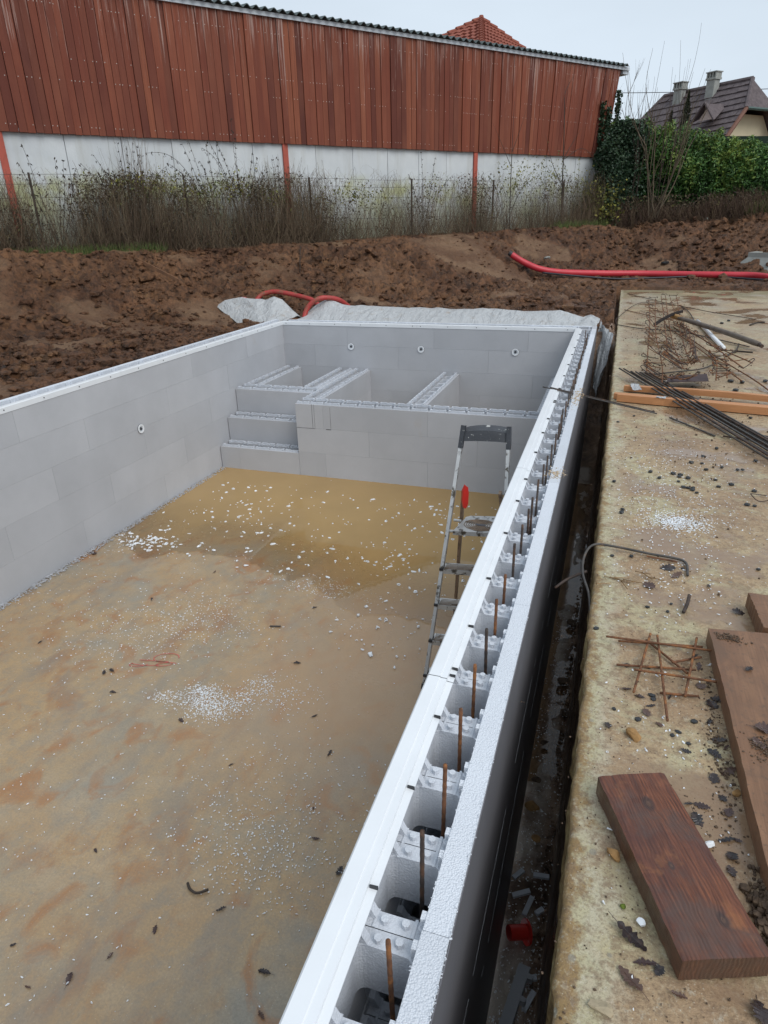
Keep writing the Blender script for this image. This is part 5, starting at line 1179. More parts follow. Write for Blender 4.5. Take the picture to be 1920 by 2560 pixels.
# two long planks
def plank(label, P, th_, mat=M_PLANK, zs=ZS+.004):
    c = np.mean(np.array(P), axis=0); mb = MB(); n = len(P); k = 40; V = []
    a0, a1, b1, b0 = [Vector((p[0]-c[0], p[1]-c[1], 0)) for p in P]
    for j in range(k+1):
        q = j/k
        for u in (0, .5, 1):
            p = a0.lerp(a1, u).lerp(b0.lerp(b1, u), q); w = (float(fbm(np.array(q*25), np.array(u*3.), 3))-.5)*.004
            V.append((p.x+(w if u != .5 else 0), p.y, th_+w*.5))
    nb = len(V); V += [(x, y, 0) for x, y, z in V]; F = []
    for j in range(k):
        for i in range(2): F.append((j*3+i, (j+1)*3+i, (j+1)*3+i+1, j*3+i+1))
        F.append((j*3, nb+j*3, nb+(j+1)*3, (j+1)*3)); F.append((j*3+2, (j+1)*3+2, nb+(j+1)*3+2, nb+j*3+2))
    F += [(0, 1, nb+1, nb), (1, 2, nb+2, nb+1), (k*3+1, k*3, nb+k*3, nb+k*3+1), (k*3+2, k*3+1, nb+k*3+1, nb+k*3+2)]
    mb.add(V, F); o = mb.obj('timber_plank', mat, label=label, cat='plank'); o.location = (c[0], c[1], zs); return o
plank('long muddy brown plank at the right edge with leaves on it', [(.836, 2.142), (1.06, 2.17), (1.10, 1.10), (.858, 1.08)], .056)
plank('short end of a brown plank lying behind the long muddy plank', [(1.000, 2.43), (1.25, 2.42), (1.30, 2.17), (1.012, 2.195)], .060)
# rusty bar grid
gr = thing('rebar_mesh', 'small rust-orange grid of crossed steel bars lying on the slab', 'steel grid')
G_ = [(.506, 2.04, .869, 2.054, 0), (.548, 2.051, .819, 2.095, 1), (.543, 1.91, .786, 1.954, 1), (.596, 1.875, .836, 1.882, 0), (.671, 1.801, .782, 1.818, 1), (.653, 2.115, .593, 1.769, 2), (.675, 2.11, .684, 1.665, 2), (.803, 2.132, .74, 1.793, 2), (.639, 2.084, .759, 1.927, 1), (.716, 1.974, .809, 2.032, 1)]
for (x0, y0, x1, y1, lv) in G_:
    mb = MB(); z = ZS+.026-.0085*lv+(.01 if lv == 2 else 0)
    z = {0: ZS+.030, 1: ZS+.012, 2: ZS+.021}[lv]; bar_straight(mb, (x0, y0, z), (x1, y1, z), .0042, 8); mb.obj('bar', M_RUST, gr, smooth=True)
# bent bar hooked over the slab edge
mb = MB(); P = [(.452, 2.30, -.16), (.437, 2.42, -.13), (.405, 2.55, -.11), (.405, 2.67, -.085), (.44, 2.765, -.075), (.53, 2.78, -.08), (.67, 2.76, -.085), (.775, 2.75, -.088), (.815, 2.72, -.09), (.813, 2.61, -.09)]
mb.tube(smooth_path(P, 60), .0055, 7); bb = mb.obj('bent_bar', M_STEEL, smooth=True, label='bent dark steel bar hooked over the mossy slab edge', cat='steel bar')
mb = MB(); mb.tube(smooth_path([(.30, 2.50, -.17), (.35, 2.56, -.15), (.42, 2.60, -.125)], 10), .006, 7); mb.obj('bar_tail', M_RUSTD, bb, smooth=True)
mb = MB(); mb.tube([(.66, 2.745, -.091), (.78, 2.72, -.089)], .004, 6); mb.obj('bar', M_RUST, label='short rusty bar end beside the bent steel bar', cat='steel bar')

def lay_bars(name, label, bars, r, mats, cat, group=None):
    t_ = thing(name, label, cat, group=group)
    for i, (a, b) in enumerate(bars):
        mb = MB(); a = Vector(a); b = Vector(b); pts = [a.lerp(b, k/8)+Vector((0, 0, .0)) for k in range(9)]; mb.tube(pts, r, 7); mb.obj('bar', mats[i % len(mats)], t_, smooth=True)
    return t_
bars = []
for i in range(9):
    o1 = (i % 5)*.0165; zz = ZS+.045+(i//5)*.013
    a = (.52+o1*2.4+(.10 if i > 1 else 0), 6.50-i*.012+(-.12 if i > 1 else 0), zz+.02); b = (1.50+o1*.9, 3.83+i*.004+.11*(i % 5), zz-.02)
    bars.append((a, b))
lay_bars('bar_bundle', 'bundle of long dark steel bars lying diagonally over the orange battens', bars, .0068, [M_STEEL, M_STEEL, M_RUSTD], 'steel bars')
lay_bars('bar_pair', 'two thin steel bars resting from the block wall across the trench to the slab', [((-.061, 5.35, .022), (.80, 5.14, -.088)), ((-.004, 5.35, .020), (.785, 5.175, -.085))], .0048, [M_STEEL, M_RUSTD], 'steel bars')
lay_bars('single_bar', 'short dark steel bar lying alone on the slab beside the bundle', [((.883, 5.055, ZS+.01), (1.139, 4.662, ZS+.01))], .0065, [M_STEEL], 'steel bar')
lay_bars('loose_bars', 'loose short steel bars under the near end of the bundle', [((1.278, 4.779, ZS+.012), (1.6, 4.68, ZS+.012)), ((1.335, 4.649, ZS+.02), (1.387, 4.777, ZS+.02)), ((1.188, 4.669, ZS+.010), (1.6, 4.54, ZS+.010))], .0055, [M_STEEL, M_RUST, M_RUSTD], 'steel bars')
# orange battens
def batten(label, a, b, w, h, bowz=0, mat=M_BATTEN):
    a = Vector(a); b = Vector(b); d = b-a; L = d.length; mb = MB(); V = []
    k = 24
    for j in range(k+1):
        q = j/k; z = bowz*math.sin(q*math.pi)
        for (y_, z_) in ((-w/2, 0), (w/2, 0), (w/2, h), (-w/2, h)): V.append((q*L, y_, z_+z))
    F = [(j*4+i, j*4+(i+1) % 4, (j+1)*4+(i+1) % 4, (j+1)*4+i) for j in range(k) for i in range(4)]+[(3, 2, 1, 0), (k*4, k*4+1, k*4+2, k*4+3)]
    mb.add(V, F); o = mb.obj('batten', mat, label=label, cat='batten', group='orange softwood battens'); o.location = a; o.rotation_euler = (0, 0, math.atan2(d.y, d.x)); return o
batten('lower of the fresh orange battens, nearest the viewer', (.515, 5.50, ZS+.006), (2.4, 5.18, ZS), .05, .055)
batten('fresh orange batten lying flush behind the nearest one', (.49, 5.575, ZS+.006), (2.4, 5.27, ZS), .05, .045)
batten('slightly warped orange batten lying furthest back of the battens', (.57, 5.86, ZS+.006), (2.4, 5.42, ZS), .05, .045, .03)
def tape(label, loc, rz, w, l):
    u = np.linspace(0, 1, 8); X, Y = np.meshgrid(u*w, (u-.5)*l, indexing='ij'); Z = (fbm(X*60, Y*40, 2)-.5)*.02
    o = grid_obj('plastic_wrap', X, Y, Z, M_FILM, label=label, cat='plastic wrap'); o.location = loc; o.rotation_euler = (0, 0, rz)
tape('torn white plastic wrap between the far battens', (.62, 5.78, ZS+.06), .1, .07, .22)
tape('strip of clear plastic tape round the nearest batten', (.80, 5.45, ZS+.066), -.17, .07, .07)
# dark steel plate
mb = MB(); pl_ = [(.93, 6.10, .0), (1.25, 6.26, .0), (1.235, 5.97, .0), (.90, 5.86, .0)]
mb.add([(x-1.08, y-6.05, z) for x, y, z in pl_]+[(x-1.08, y-6.05, z-.005) for x, y, z in pl_], [(0, 3, 2, 1)[::-1], (4, 5, 6, 7), (0, 1, 5, 4), (1, 2, 6, 5), (2, 3, 7, 6), (3, 0, 4, 7)])
o = mb.obj('steel_plate', m_plain('dark_rusted_plate', (.055, .034, .036), .75, .25, 8, .002, 30), label='dark brown steel plate propped on the rusty bar cages', cat='plate'); o.location = (1.08, 6.15, ZS+.075)
# stirrup cages
def cage(label, lines, width, step=.27, mat=M_RUST):
    t_ = thing('rebar_cage', label, 'steel cage', group='rusty bar cages piled on the slab')
    Ps = [smooth_path([(x, y, ZS+.02+.03*((i+j) % 2)+.06*((j+len(label)) % 3)) for j, (x, y) in enumerate(l)], 24) for i, l in enumerate(lines)]
    for P in Ps: mb = MB(); mb.tube(P, .0055, 6); mb.obj('bar', mat, t_, smooth=True)
    A = [Vector(p) for p in Ps[0]]; rj = random.Random(len(label)); B = [Vector(p) for p in (Ps[1] if len(Ps) > 1 else Ps[0])]; L = sum((A[i+1]-A[i]).length for i in range(len(A)-1)); n = max(3, int(L/step))
    for k in range(n+1):
        q = k/n*(len(A)-1); i = min(int(q), len(A)-2); f = q-i; a = A[i].lerp(A[i+1], f); b = B[i].lerp(B[i+1], f); d = (b-a); 
        if d.length < .02: d = Vector((.06, 0, 0)); b = a+d
        dn = d.normalized(); sd_ = Vector((-dn.y, dn.x, 0))*.024; ov = dn*width*.45
        jz = Vector((rj.uniform(-.03, .03), rj.uniform(-.06, .06), rj.uniform(0, .05))); a = a+jz; b = b+jz*rj.uniform(-.8, 1); ov = ov*rj.uniform(.7, 1.5)
        loop = [a-ov*.3+sd_, a-ov-sd_*0+Vector((0, 0, .02)), a-ov*.3-sd_, b+ov*.3-sd_+Vector((0, 0, .015)), b+ov+Vector((0, 0, .02)), b+ov*.3+sd_]
        if k % 3 == 2: loop = loop[:4]
        mb = MB(); mb.tube(smooth_path(loop, 18), .0040, 5); mb.obj('stirrup', mat if k % 2 else M_RUSTD, t_, smooth=True)
cage('leftmost long rusty bar cage in the pile on the slab', [[(.953, 12.2), (.85, 8.9), (.79, 7.2), (.745, 6.2)], [(1.048, 12.1), (.90, 8.4), (.91, 6.9), (.86, 5.9)]], .06)
cage('middle rusty bar cage lying across the pile with a twist', [[(1.135, 12.17), (1.046, 8.9), (.98, 7.4), (.88, 6.4)], [(1.185, 12.0), (1.106, 8.7), (1.053, 6.7), (1.04, 6.2)]], .05)
cage('right rusty bar cage running beside the middle one', [[(1.261, 12.0), (1.212, 8.8), (1.15, 6.9), (1.14, 6.4)], [(1.346, 12.0), (1.31, 10.0), (1.22, 7.6), (1.17, 6.9)]], .05)
cage('rusty bar cage slanting right from under the long tool', [[(1.186, 9.8), (1.351, 8.2), (1.525, 6.34)], [(1.262, 9.5), (1.45, 7.9), (1.60, 6.43)]], .06)
cage('short rusty bar cage standing apart at the right of the pile', [[(1.43, 7.6), (1.36, 6.7), (1.25, 5.8)], [(1.53, 7.6), (1.45, 6.7), (1.32, 5.76)]], .05, .16)
cage('short rusty bar cage in front of the steel plate', [[(.90, 6.3), (.97, 5.95), (1.02, 5.78)], [(1.02, 6.4), (1.07, 6.1), (1.1, 5.85)]], .05, .12)
# long-handled hoe
hoe = thing('hoe', 'old long-handled hoe with curved dark blade lying across the rusty cages', 'tool')
mb = MB(); mb.tube(smooth_path([(1.18, 9.75, .03), (1.45, 9.1, .02), (1.70, 8.55, .0), (1.93, 8.05, -.03)], 20), [.026]*4+[.029]*14+[.031, .027], 12); mb.obj('handle', m_plain('grey_worn_handle', (.13, .105, .085), .6, .25, 12), hoe, smooth=True)
mb = MB(); mb.tube([(1.93, 8.05, -.03), (1.95, 7.98, -.04)], .02, 8); mb.obj('handle_tip', M_RUSTD, hoe)
mb = MB(); mb.tube([(1.16, 9.80, .035), (1.26, 9.57, .027)], [.034, .03], 10); mb.obj('ferrule', M_OCHRE, hoe)
u = np.linspace(0, 1, 14); Uu, Vv = np.meshgrid(u, np.linspace(-1, 1, 6), indexing='ij')
bx = 1.31-.40*Uu; by = 10.05-.95*Uu+Vv*.10*(.35+.65*Uu); bz = .08-.06*Uu**1.5+.02*np.sin(Uu*3)-.02*Vv**2
for dz, nm in ((0, 'blade'),):
    X = np.concatenate([bx, bx[:, ::-1]], 1); Y = np.concatenate([by, by[:, ::-1]], 1); Z = np.concatenate([bz, bz[:, ::-1]-.012], 1)
    grid_obj(nm, X, Y, Z, m_plain('black_blade', (.022, .016, .014), .8, .3, 20, spec=.15), parent=hoe)
# white tube
mb = MB(); mb.tube([(1.513, 10.1, ZS+.03), (1.585, 8.0, ZS+.03)], .024, 12); mb.obj('plastic_tube', M_PVC, smooth=True, label='white plastic tube lying beyond the long-handled hoe', cat='tube')
def wire(label, P, r=.005, mat=M_RUSTD, name='wire', cat='wire', z=ZS+.01):
    mb = MB(); mb.tube(smooth_path([(x, y, z+.02*((i*7) % 3)*.5) for i, (x, y) in enumerate(P)], 8*len(P)), r, 5); mb.obj(name, mat, smooth=True, label=label, cat=cat)
wire('long thin rusty wire stretching right across the far slab', [(.64, 13.9), (1.25, 12.3), (1.79, 11.1), (2.2, 10.7), (2.28, 10.45)], .0055)
wire('thin wire looping left from the far end of the cage pile', [(.47, 9.8), (.49, 10.4), (.83, 12.2), (1.34, 12.2)], .005)
wire('dark wire crossing the cages below the hoe blade', [(.47, 9.75), (.787, 9.35), (1.266, 9.05), (1.879, 8.25)], .006, M_STEEL)
wire('thin bar slanting into the far left of the cages', [(.58, 11.4), (.9, 10.7), (1.21, 10.1)], .006, M_RUST)
wire('stiff dark bar curving down towards the white tube', [(1.435, 12.1), (1.492, 11.1), (1.467, 9.8)], .008, M_STEEL)
wire('long rusty bar running right from the slanting cage', [(1.19, 9.6), (1.45, 7.6), (1.63, 6.45), (1.72, 5.95)], .006, M_RUST)
wire('second long rusty bar beside the slanting cage', [(1.10, 9.7), (1.32, 8.1), (1.53, 6.34)], .006, M_RUST)
wire('dark forked branch right of the white tube', [(1.565, 7.6), (1.685, 7.85), (1.836, 7.78)], .010, M_DARKSTEM, 'branch', 'branch')
wire('upright twig of the dark forked branch', [(1.685, 7.87), (1.74, 8.1), (1.776, 8.3)], .008, M_DARKSTEM, 'branch', 'branch')
wire('short dark branch at the far right of the slab', [(2.138, 9.95), (2.23, 10.1), (2.333, 10.1)], .012, M_DARKSTEM, 'branch', 'branch')
wire('small loop of thin wire near the right edge', [(1.27, 3.62), (1.20, 3.60), (1.185, 3.56), (1.22, 3.53), (1.28, 3.54)], .0025, M_RUSTD)
wire('bundle of thin brown twigs beyond the rusty bar grid', [(.775, 2.31), (.79, 2.36), (.80, 2.41)], .007, M_RUSTD, 'twigs', 'twigs')
wire('dark bar across the near end of the cages', [(.82, 6.55), (1.0, 6.65), (1.25, 6.8), (1.42, 7.2)], .007, M_STEEL)
# nails
nm_ = MB(); nm_.tube([(0, 0, 0), (.058, 0, 0)], .0019, 5); nm_.tube([(-.0015, 0, 0), (0, 0, 0)], .0042, 8); nme = nm_.mesh('nail', M_BRASS)
for i, (x, y, a) in enumerate([(.512, 2.519, -.1), (.535, 2.515, -.3), (.552, 2.517, .2), (.578, 2.49, -1.2), (.598, 2.492, .15), (.585, 2.505, -.15), (.658, 2.581, -.9), (.683, 2.549, -.25), (.632, 2.583, -.15), (.483, 2.434, .35)]):
    inst('nail', nme, None, (x-.02, y, ZS+.005+.001*i), (0, 0, a), label='wet rusty nail, '+ordn(i)+' of the scatter near the bent bar', cat='nail', group='nails scattered near the bent bar')

# leaves
def leaf_mesh(sd):
    rg = np.random.default_rng(sd); mb = MB(); cz = rg.uniform(.05, .22); tw = rg.uniform(-.4, .4); ph = rg.uniform(0, 6)
    z = lambda x, y: cz*(abs(y)*2)**1.4+.05*math.sin(x*7+ph)+tw*x*y+.03
    xs = np.linspace(-.5, .5, 15); V = []
    for side in (1, -1):
        for k, x in enumerate(xs):
            q = (x+.5); w = (.26+.16*((sd*7) % 5)/4)*math.sin(math.pi*min(1, q*.92+.06))**.75*(1.12 if (k+sd) % 3 == 1 else ((.42+.3*((sd*3) % 4)/3) if (k+sd) % 3 == 0 else .95))*rg.uniform(.7, 1.25)
            xx = x+.05*w*2; V.append((xx, side*w, z(xx, w)+rg.uniform(-.02, .03)))
    n = len(xs); M_ = [(x, 0, z(x, 0)) for x in xs]; V += M_; F = []
    for k in range(n-1): F += [(2*n+k, 2*n+k+1, k+1, k), (n+k, n+k+1, 2*n+k+1, 2*n+k)]
    mb.add(V, F); mb.tube([(-.85, .05, .01), (-.5, 0, .03), (.5, 0, z(.5, 0)+.006)], [.014, .014, .004], 4)
    return mb.mesh('leaf', M_LEAF)
LM = [leaf_mesh(k) for k in range(12)]
leafs = [(.581, .987, .062), (.578, .9, .066), (.606, .94, .05), (.633, .933, .035), (.666, .897, .05), (.803, 1.427, .05), (.813, 1.383, .055), (.72, 1.383, .036), (.752, 1.385, .045), (.737, 1.338, .05), (.797, 1.296, .045), (.82, 1.303, .035), (.802, 1.252, .042), (.796, 1.211, .04), (.575, 1.803, .045), (.612, 1.777, .045), (.643, 1.741, .055), (.63, 1.705, .05), (.666, 1.661, .055), (.795, 1.881, .055), (.793, 2.046, .05), (.819, 1.799, .045), (.804, 1.718, .05), (.82, 1.646, .05), (.802, 1.586, .055), (.831, 1.527, .06), (.729, 1.574, .05), (.741, 2.665, .07), (.773, 2.614, .085), (.664, 2.496, .06), (.887, 2.555, .07), (.97, 2.38, .07), (.524, 1.618, .03), (.807, .909, .05), (.70, 1.80, .045), (.80, 1.99, .05), (.84, 1.83, .05), (.79, 1.49, .045), (.835, 1.62, .04)]
leafs.sort(key=lambda q: q[1])
for i, (x, y, s) in enumerate(leafs):
    s = s*(.72 if i > 6 else .9)*(.7+.6*((i*37) % 11)/10)
    inst('leaf', LM[(i*3) % 12], None, (x, y, ZS+.004), (.22*math.sin(i*2.1), .22*math.cos(i*1.3), (i*2.4) % 6.28), (s, s*(.75+.35*((i*5) % 4)/3), s*.5), label='wet black oak leaf flat on the slab, '+ordn(i)+' in distance from the viewer', cat='leaf', group='dead leaves on the slab')
for i, (x, y, s, w) in enumerate([(.93, 1.655, .06, 'lone leaf'), (.90, 1.59, .045, 'lower leaf beside the dirt patch'), (.927, 1.93, .03, 'small leaf near the far end')]):
    inst('leaf', LM[i+2], None, (x, y, ZS+.063), (0, 0, i*2.), (s, s, s), label='wet dark leaf on the long muddy plank, '+w, cat='leaf', group='dead leaves on the plank')
pl_leaf = [(-1.346, 2.353, .03), (-1.693, 1.672, .03), (-.949, 1.595, .045), (-1.172, 1.428, .04), (-1.282, 1.278, .03), (-1.38, 1.153, .05), (-.641, 1.414, .055), (-.576, 1.269, .04), (-1.514, 1.076, .03), (-.697, 2.053, .04), (-.519, 1.924, .05), (-.782, 2.217, .02), (-1.708, 1.19, .025), (-3.938, 4.279, .09), (-2.896, 3.742, .05), (-3.313, 2.991, .04), (-2.609, 2.832, .045), (-2.575, 2.867, .05), (-2.413, 2.679, .045), (-1.827, 2.581, .05), (-1.391, 3.308, .05), (-1.059, 2.855, .04), (-.851, 2.599, .05), (-1.565, 3.994, .04), (-2.644, 4.284, .04)]
pl_leaf.sort(key=lambda q: q[1])
for i, (x, y, s) in enumerate(pl_leaf):
    inst('leaf', LM[i % 7], None, (x, y, -1.496), (0, 0, (i*1.9) % 6.28), (s, s*.7, s), label='small dark dead leaf on the pool floor, '+ordn(i)+' in distance from the viewer', cat='leaf', group='dead leaves on the pool floor')
mb = MB(); mb.tube(smooth_path([(-1.16, 1.655, -1.489), (-1.13, 1.63, -1.486), (-1.09, 1.625, -1.489), (-1.05, 1.655, -1.488)], 14), [.006]*14, 6); mb.obj('twig', M_DARKSTEM, smooth=True, label='curved dark twig on the near pool floor', cat='twig')
mb = MB(); mb.tube([(-1.78, 3.655, -1.492), (-1.70, 3.675, -1.491)], .006, 6); mb.obj('bar', M_STEEL, label='short dark steel pin on the pool floor before the water', cat='steel pin')
# pebbles
pm = []
for k in range(5):
    bm = bmesh.new(); bmesh.ops.create_icosphere(bm, subdivisions=1, radius=1); rg = np.random.default_rng(k+50)
    for v in bm.verts: v.co = Vector((v.co.x*rg.uniform(.85, 1.2), v.co.y*rg.uniform(.7, 1.0), v.co.z*.6*rg.uniform(.8, 1.1)))
    me = bpy.data.meshes.new('pebble'); bm.to_mesh(me); bm.free(); me.materials.append(M_PEB); pm.append(me)
pebs = [(.472, 2.12), (.539, 1.696), (.576, 1.927), (.643, 1.937), (.648, 1.791), (.652, 1.775), (.606, 1.668), (.697, 1.627), (.714, 1.646), (.737, 1.606), (.76, 1.704), (.518, 2.719), (.598, 2.737), (.8, 2.682), (1.095, 2.756), (.651, 2.324), (.738, 2.374), (.722, 2.312), (.562, 3.254), (.556, 3.212), (.639, 5.068), (.528, 4.876), (.712, 3.853), (.756, 3.764), (.833, 3.857), (.872, 3.846), (.863, 3.813), (.907, 3.804), (.854, 3.736), (.874, 3.648), (.897, 3.644), (.921, 3.651), (.916, 3.621), (.934, 3.586), (.947, 4.081), (1.007, 4.083), (1.019, 3.975), (1.108, 4.038), (1.188, 4.015), (1.216, 4.027), (1.05, 3.812), (1.054, 3.706), (1.122, 3.756), (1.222, 3.685), (1.158, 3.475), (1.191, 3.468), (1.12, 4.398), (1.311, 4.204), (1.433, 5.201), (1.45, 6.058), (1.457, 6.409), (1.819, 10.086), (1.935, 10.348), (.515, 3.645), (1.026, 4.224), (1.738, 6.471), (1.542, 6.377)]
pebs.sort(key=lambda q: q[1])
for i, (x, y) in enumerate(pebs):
    s = RG.uniform(.007, .0115) if y < 3 else RG.uniform(.011, .017) if y < 6 else .028
    inst('pebble', pm[i % 5], None, (x, y, ZS+s*.45), (0, 0, i*1.3), (s, s, s), label='small black pebble on the slab, '+ordn(i)+' in distance from the viewer', cat='pebble', group='black pebbles on the slab')
rock('stone', 'orange sandstone piece on the slab between the grid and the dark board', (.593, 1.59, ZS+.008), (.030, .018, .018), M_OCHRE, 'stone', 7)
rock('stone', 'brown stone chunk tucked against the left side of the dark board', (.545, 1.175, ZS+.008), (.022, .018, .016), M_OCHRE, 'stone', 8)
rock('stone', 'small yellow stone right of the leaves near the long plank', (.838, 1.453, ZS+.006), (.013, .010, .009), M_OCHRE, 'stone', 9)
rock('stone', 'pale cracked stone at the bottom edge of the slab', (.525, .83, ZS+.002), (.028, .018, .010), M_OCHRE2, 'stone', 12)
rock('foam_piece', 'white foam fragment on the slab right of the dark board', (.757, 1.265, ZS+.008), (.019, .012, .010), M_FOAMBIT, 'foam', 10)
rock('foam_piece', 'white foam fragment on the slab left of the dark board', (.601, 1.02, ZS+.008), (.011, .012, .010), M_FOAMBIT, 'foam', 11)
rock('foam_piece', 'tiny white foam fragment at the far tip of the dark board', (.561, 1.40, ZS+.005), (.006, .006, .005), M_FOAMBIT, 'foam', 21)
rock('moss', 'tiny bright moss cushion left of the dark board', (.566, 1.052, ZS+.004), (.008, .008, .006), M_MOSS, 'moss', 13)
# dirt patches: on plank, clump at right
def crumbs(name, label, cx, cy, z, rx, ry, n, s, mat, kind='stuff', zr=.004, parent=None):
    bm = bmesh.new(); bmesh.ops.create_icosphere(bm, subdivisions=1, radius=1); V = np.array([v.co for v in bm.verts]); F = np.array([[v.index for v in f.verts] for f in bm.faces]); bm.free()
    vs = []; fs = []
    for k in range(n):
        q = RG.normal(0, .45, 2); r = s*(.4+RG.random()**2*1.2); P = V*r*RG.uniform(.6, 1.2, 3)*(1+RG.uniform(-.25, .25, (len(V), 1)))
        vs.append(P+[cx+q[0]*rx, cy+q[1]*ry, z+r*.4+max(0, (1-abs(q[0])-abs(q[1])))*zr]); fs.append(F+k*len(V))
    o = bpy.data.objects.new(name, npmesh(name, np.concatenate(vs), np.concatenate(fs), mat, False)); COL.objects.link(o); return tag(o, label, None, None, kind)
M_DIRT = m_plain('crumbled_dirt', (.085, .055, .035), .8, .4, 40, .002, 90, dirt=(.18, .12, .07), dsc=50, dlo=.5, dhi=.7)
crumbs('dirt', 'crumbs of dirt on the long muddy plank', .93, 1.57, ZS+.06, .07, .06, 420, .0024, M_DIRT, zr=.006)
crumbs('dirt', 'crumbs of dirt on the far end of the long plank', .895, 2.10, ZS+.06, .05, .03, 200, .0024, M_DIRT, zr=.003)
crumbs('dirt', 'dark lumpy clump of dirt and leaves against the right edge of the slab', .865, 1.12, ZS, .05, .10, 420, .008, M_DIRT, zr=.03)
crumbs('dirt', 'dark dirt and leaf crumbs along the side of the long plank', .815, 1.60, ZS, .045, .45, 420, .0030, M_DIRT, zr=.004)
crumbs('dirt', 'dirt crumbs scattered over the near slab', .68, 1.5, ZS, .30, 1.0, 1200, .0019, M_DIRT, zr=0)
crumbs('dirt', 'dirt and cement crumbs on the middle slab', .80, 4.5, ZS, .45, 1.6, 700, .0026, M_DIRT, zr=0)
crumbs('dirt', 'crushed stone and rust flakes under the bar cages', 1.1, 8.2, ZS, .5, 4.5, 1500, .006, M_DIRT, zr=0)

# foam crumbs: flat angular flakes
def flakes(name, label, pts, size, mat=M_FOAMBIT):
    n = len(pts); C_ = np.asarray(pts, float); s = np.asarray(size)*np.ones(n); k = 5; a = RG.uniform(0, 6.28, n)
    ringr = RG.uniform(.35, 1, (n, k)); el = RG.uniform(1, 2.2, n); V = np.zeros((n, 2*k, 3))
    for j in range(k):
        th_ = 2*math.pi*j/k; lx = np.cos(th_)*ringr[:, j]*el*s; ly = np.sin(th_)*ringr[:, j]*s
        x = lx*np.cos(a)-ly*np.sin(a); y = lx*np.sin(a)+ly*np.cos(a)
        V[:, j] = C_+np.stack([x, y, np.zeros(n)], -1); V[:, k+j] = C_+np.stack([x*.8, y*.8, s*RG.uniform(.25, .6, n)], -1)
    F = []; b = np.arange(n)[:, None]*2*k
    for j in range(k): F.append(np.hstack([b+j, b+(j+1) % k, b+k+(j+1) % k, b+k+j]))
    F.append(np.hstack([b+k, b+k+1, b+k+2, b+k+3])); F.append(np.hstack([b+k, b+k+3, b+k+4, b+k+4]))
    F4 = np.concatenate(F[:-1]); me = npmesh(name, V.reshape(-1, 3), F4, mat, False)
    o = bpy.data.objects.new(name, me); COL.objects.link(o); return tag(o, label, None, None, 'stuff')
def inpool(P): return P[(P[:, 0] > -3.99) & (P[:, 0] < -.02) & (P[:, 1] > .6) & (P[:, 1] < 6.66)]
ZF = -1.4965
def blob(cx, cy, rx, ry, n, rot=0):
    q = RG.normal(0, .5, (n, 2))*[rx, ry]; c, s = math.cos(rot), math.sin(rot); return np.stack([cx+q[:, 0]*c-q[:, 1]*s, cy+q[:, 0]*s+q[:, 1]*c, np.full(n, ZF)], -1)
n = 4200; U1 = np.stack([RG.uniform(-4, 0, n), RG.uniform(.7, 6.6, n), np.full(n, ZF)], -1); dn = fbm(U1[:, 0]*1.3, U1[:, 1]*1.3, 4); U1 = U1[(RG.random(n) < np.clip((dn-.38)*3.2, .05, 1))]
pts = np.concatenate([U1, blob(-1.0, 2.2, .7, .5, 400), blob(-1.73, 2.75, .20, .13, 800), blob(-1.85, 2.85, .13, .10, 350), blob(-1.55, 2.95, .10, .22, 260, -.3), blob(-1.35, 2.95, .3, .2, 240), blob(-2.05, 2.74, .14, .07, 160), blob(-2.3, 3.6, .5, .4, 450), blob(-.9, 1.9, .45, .3, 500), blob(-1.6, 4.3, .5, .15, 320), blob(-1.5, 5.3, 1.0, .6, 500), blob(-1.2, 6.2, .7, .25, 350), blob(-2.6, 3.2, .6, .5, 400)])
pts = inpool(pts); flakes('foam_crumbs', 'tiny white foam crumbs sprinkled over the pool floor', pts, RG.uniform(.002, .0058, len(pts))*(1+.10*np.clip(pts[:, 1]-3, 0, 4)))
pts = np.concatenate([np.stack([RG.uniform(-3.7, -.15, 300), RG.uniform(4.4, 6.3, 300), np.full(300, -1.492)], -1), blob(-3.62, 4.62, .30, .16, 130), blob(-2.9, 5.3, .8, .6, 60), blob(-1.2, 4.9, .6, .4, 60), blob(-.9, 3.9, .5, .5, 60)])
pts[:, 2] = -1.492; pts = inpool(pts); flakes('foam_flakes', 'larger white foam flakes floating on the brown water', pts, .006+.016*RG.random(len(pts))**2.5)
# crumbs along the foot of the left wall
q = RG.random(2600); pts = np.stack([-4.012+RG.random(2600)**2*.07, .8+q*5.9, -1.495+RG.random(2600)*.012], -1); flakes('foam_crumbs', 'line of foam crumbs along the foot of the left pool wall', pts, RG.uniform(.004, .011, 2600), M_EPS)
# on the slab
def sblob(cx, cy, rx, ry, n): q = RG.normal(0, .5, (n, 2)); return np.stack([cx+q[:, 0]*rx, cy+q[:, 1]*ry, np.full(n, ZS+.003)], -1)
pts = np.concatenate([sblob(.806, 3.17, .14, .10, 900), sblob(.80, 3.3, .35, .5, 700), sblob(.85, 4.0, .45, .6, 500), sblob(.75, 2.6, .3, .4, 260), sblob(.68, 1.5, .25, .7, 160)]); pts = pts[(pts[:, 0] > .48)]
flakes('foam_crumbs', 'patch of white foam crumbs spilled on the middle of the slab', pts, RG.uniform(.0016, .0048, len(pts)))
# on the top of the right wall: ragged beads along the cut edge
n = 900; y_ = .4+RG.random(n)**2*8; e_ = RG.random(n) < .6; pts = np.stack([np.where(e_, .2395, .187)+RG.normal(0, .0012, n), y_, np.full(n, .004)], -1)
flakes('foam_beads', 'loose beads along the ragged cut edge of the block wall top', pts, RG.uniform(.0015, .0035, n), M_CUT)
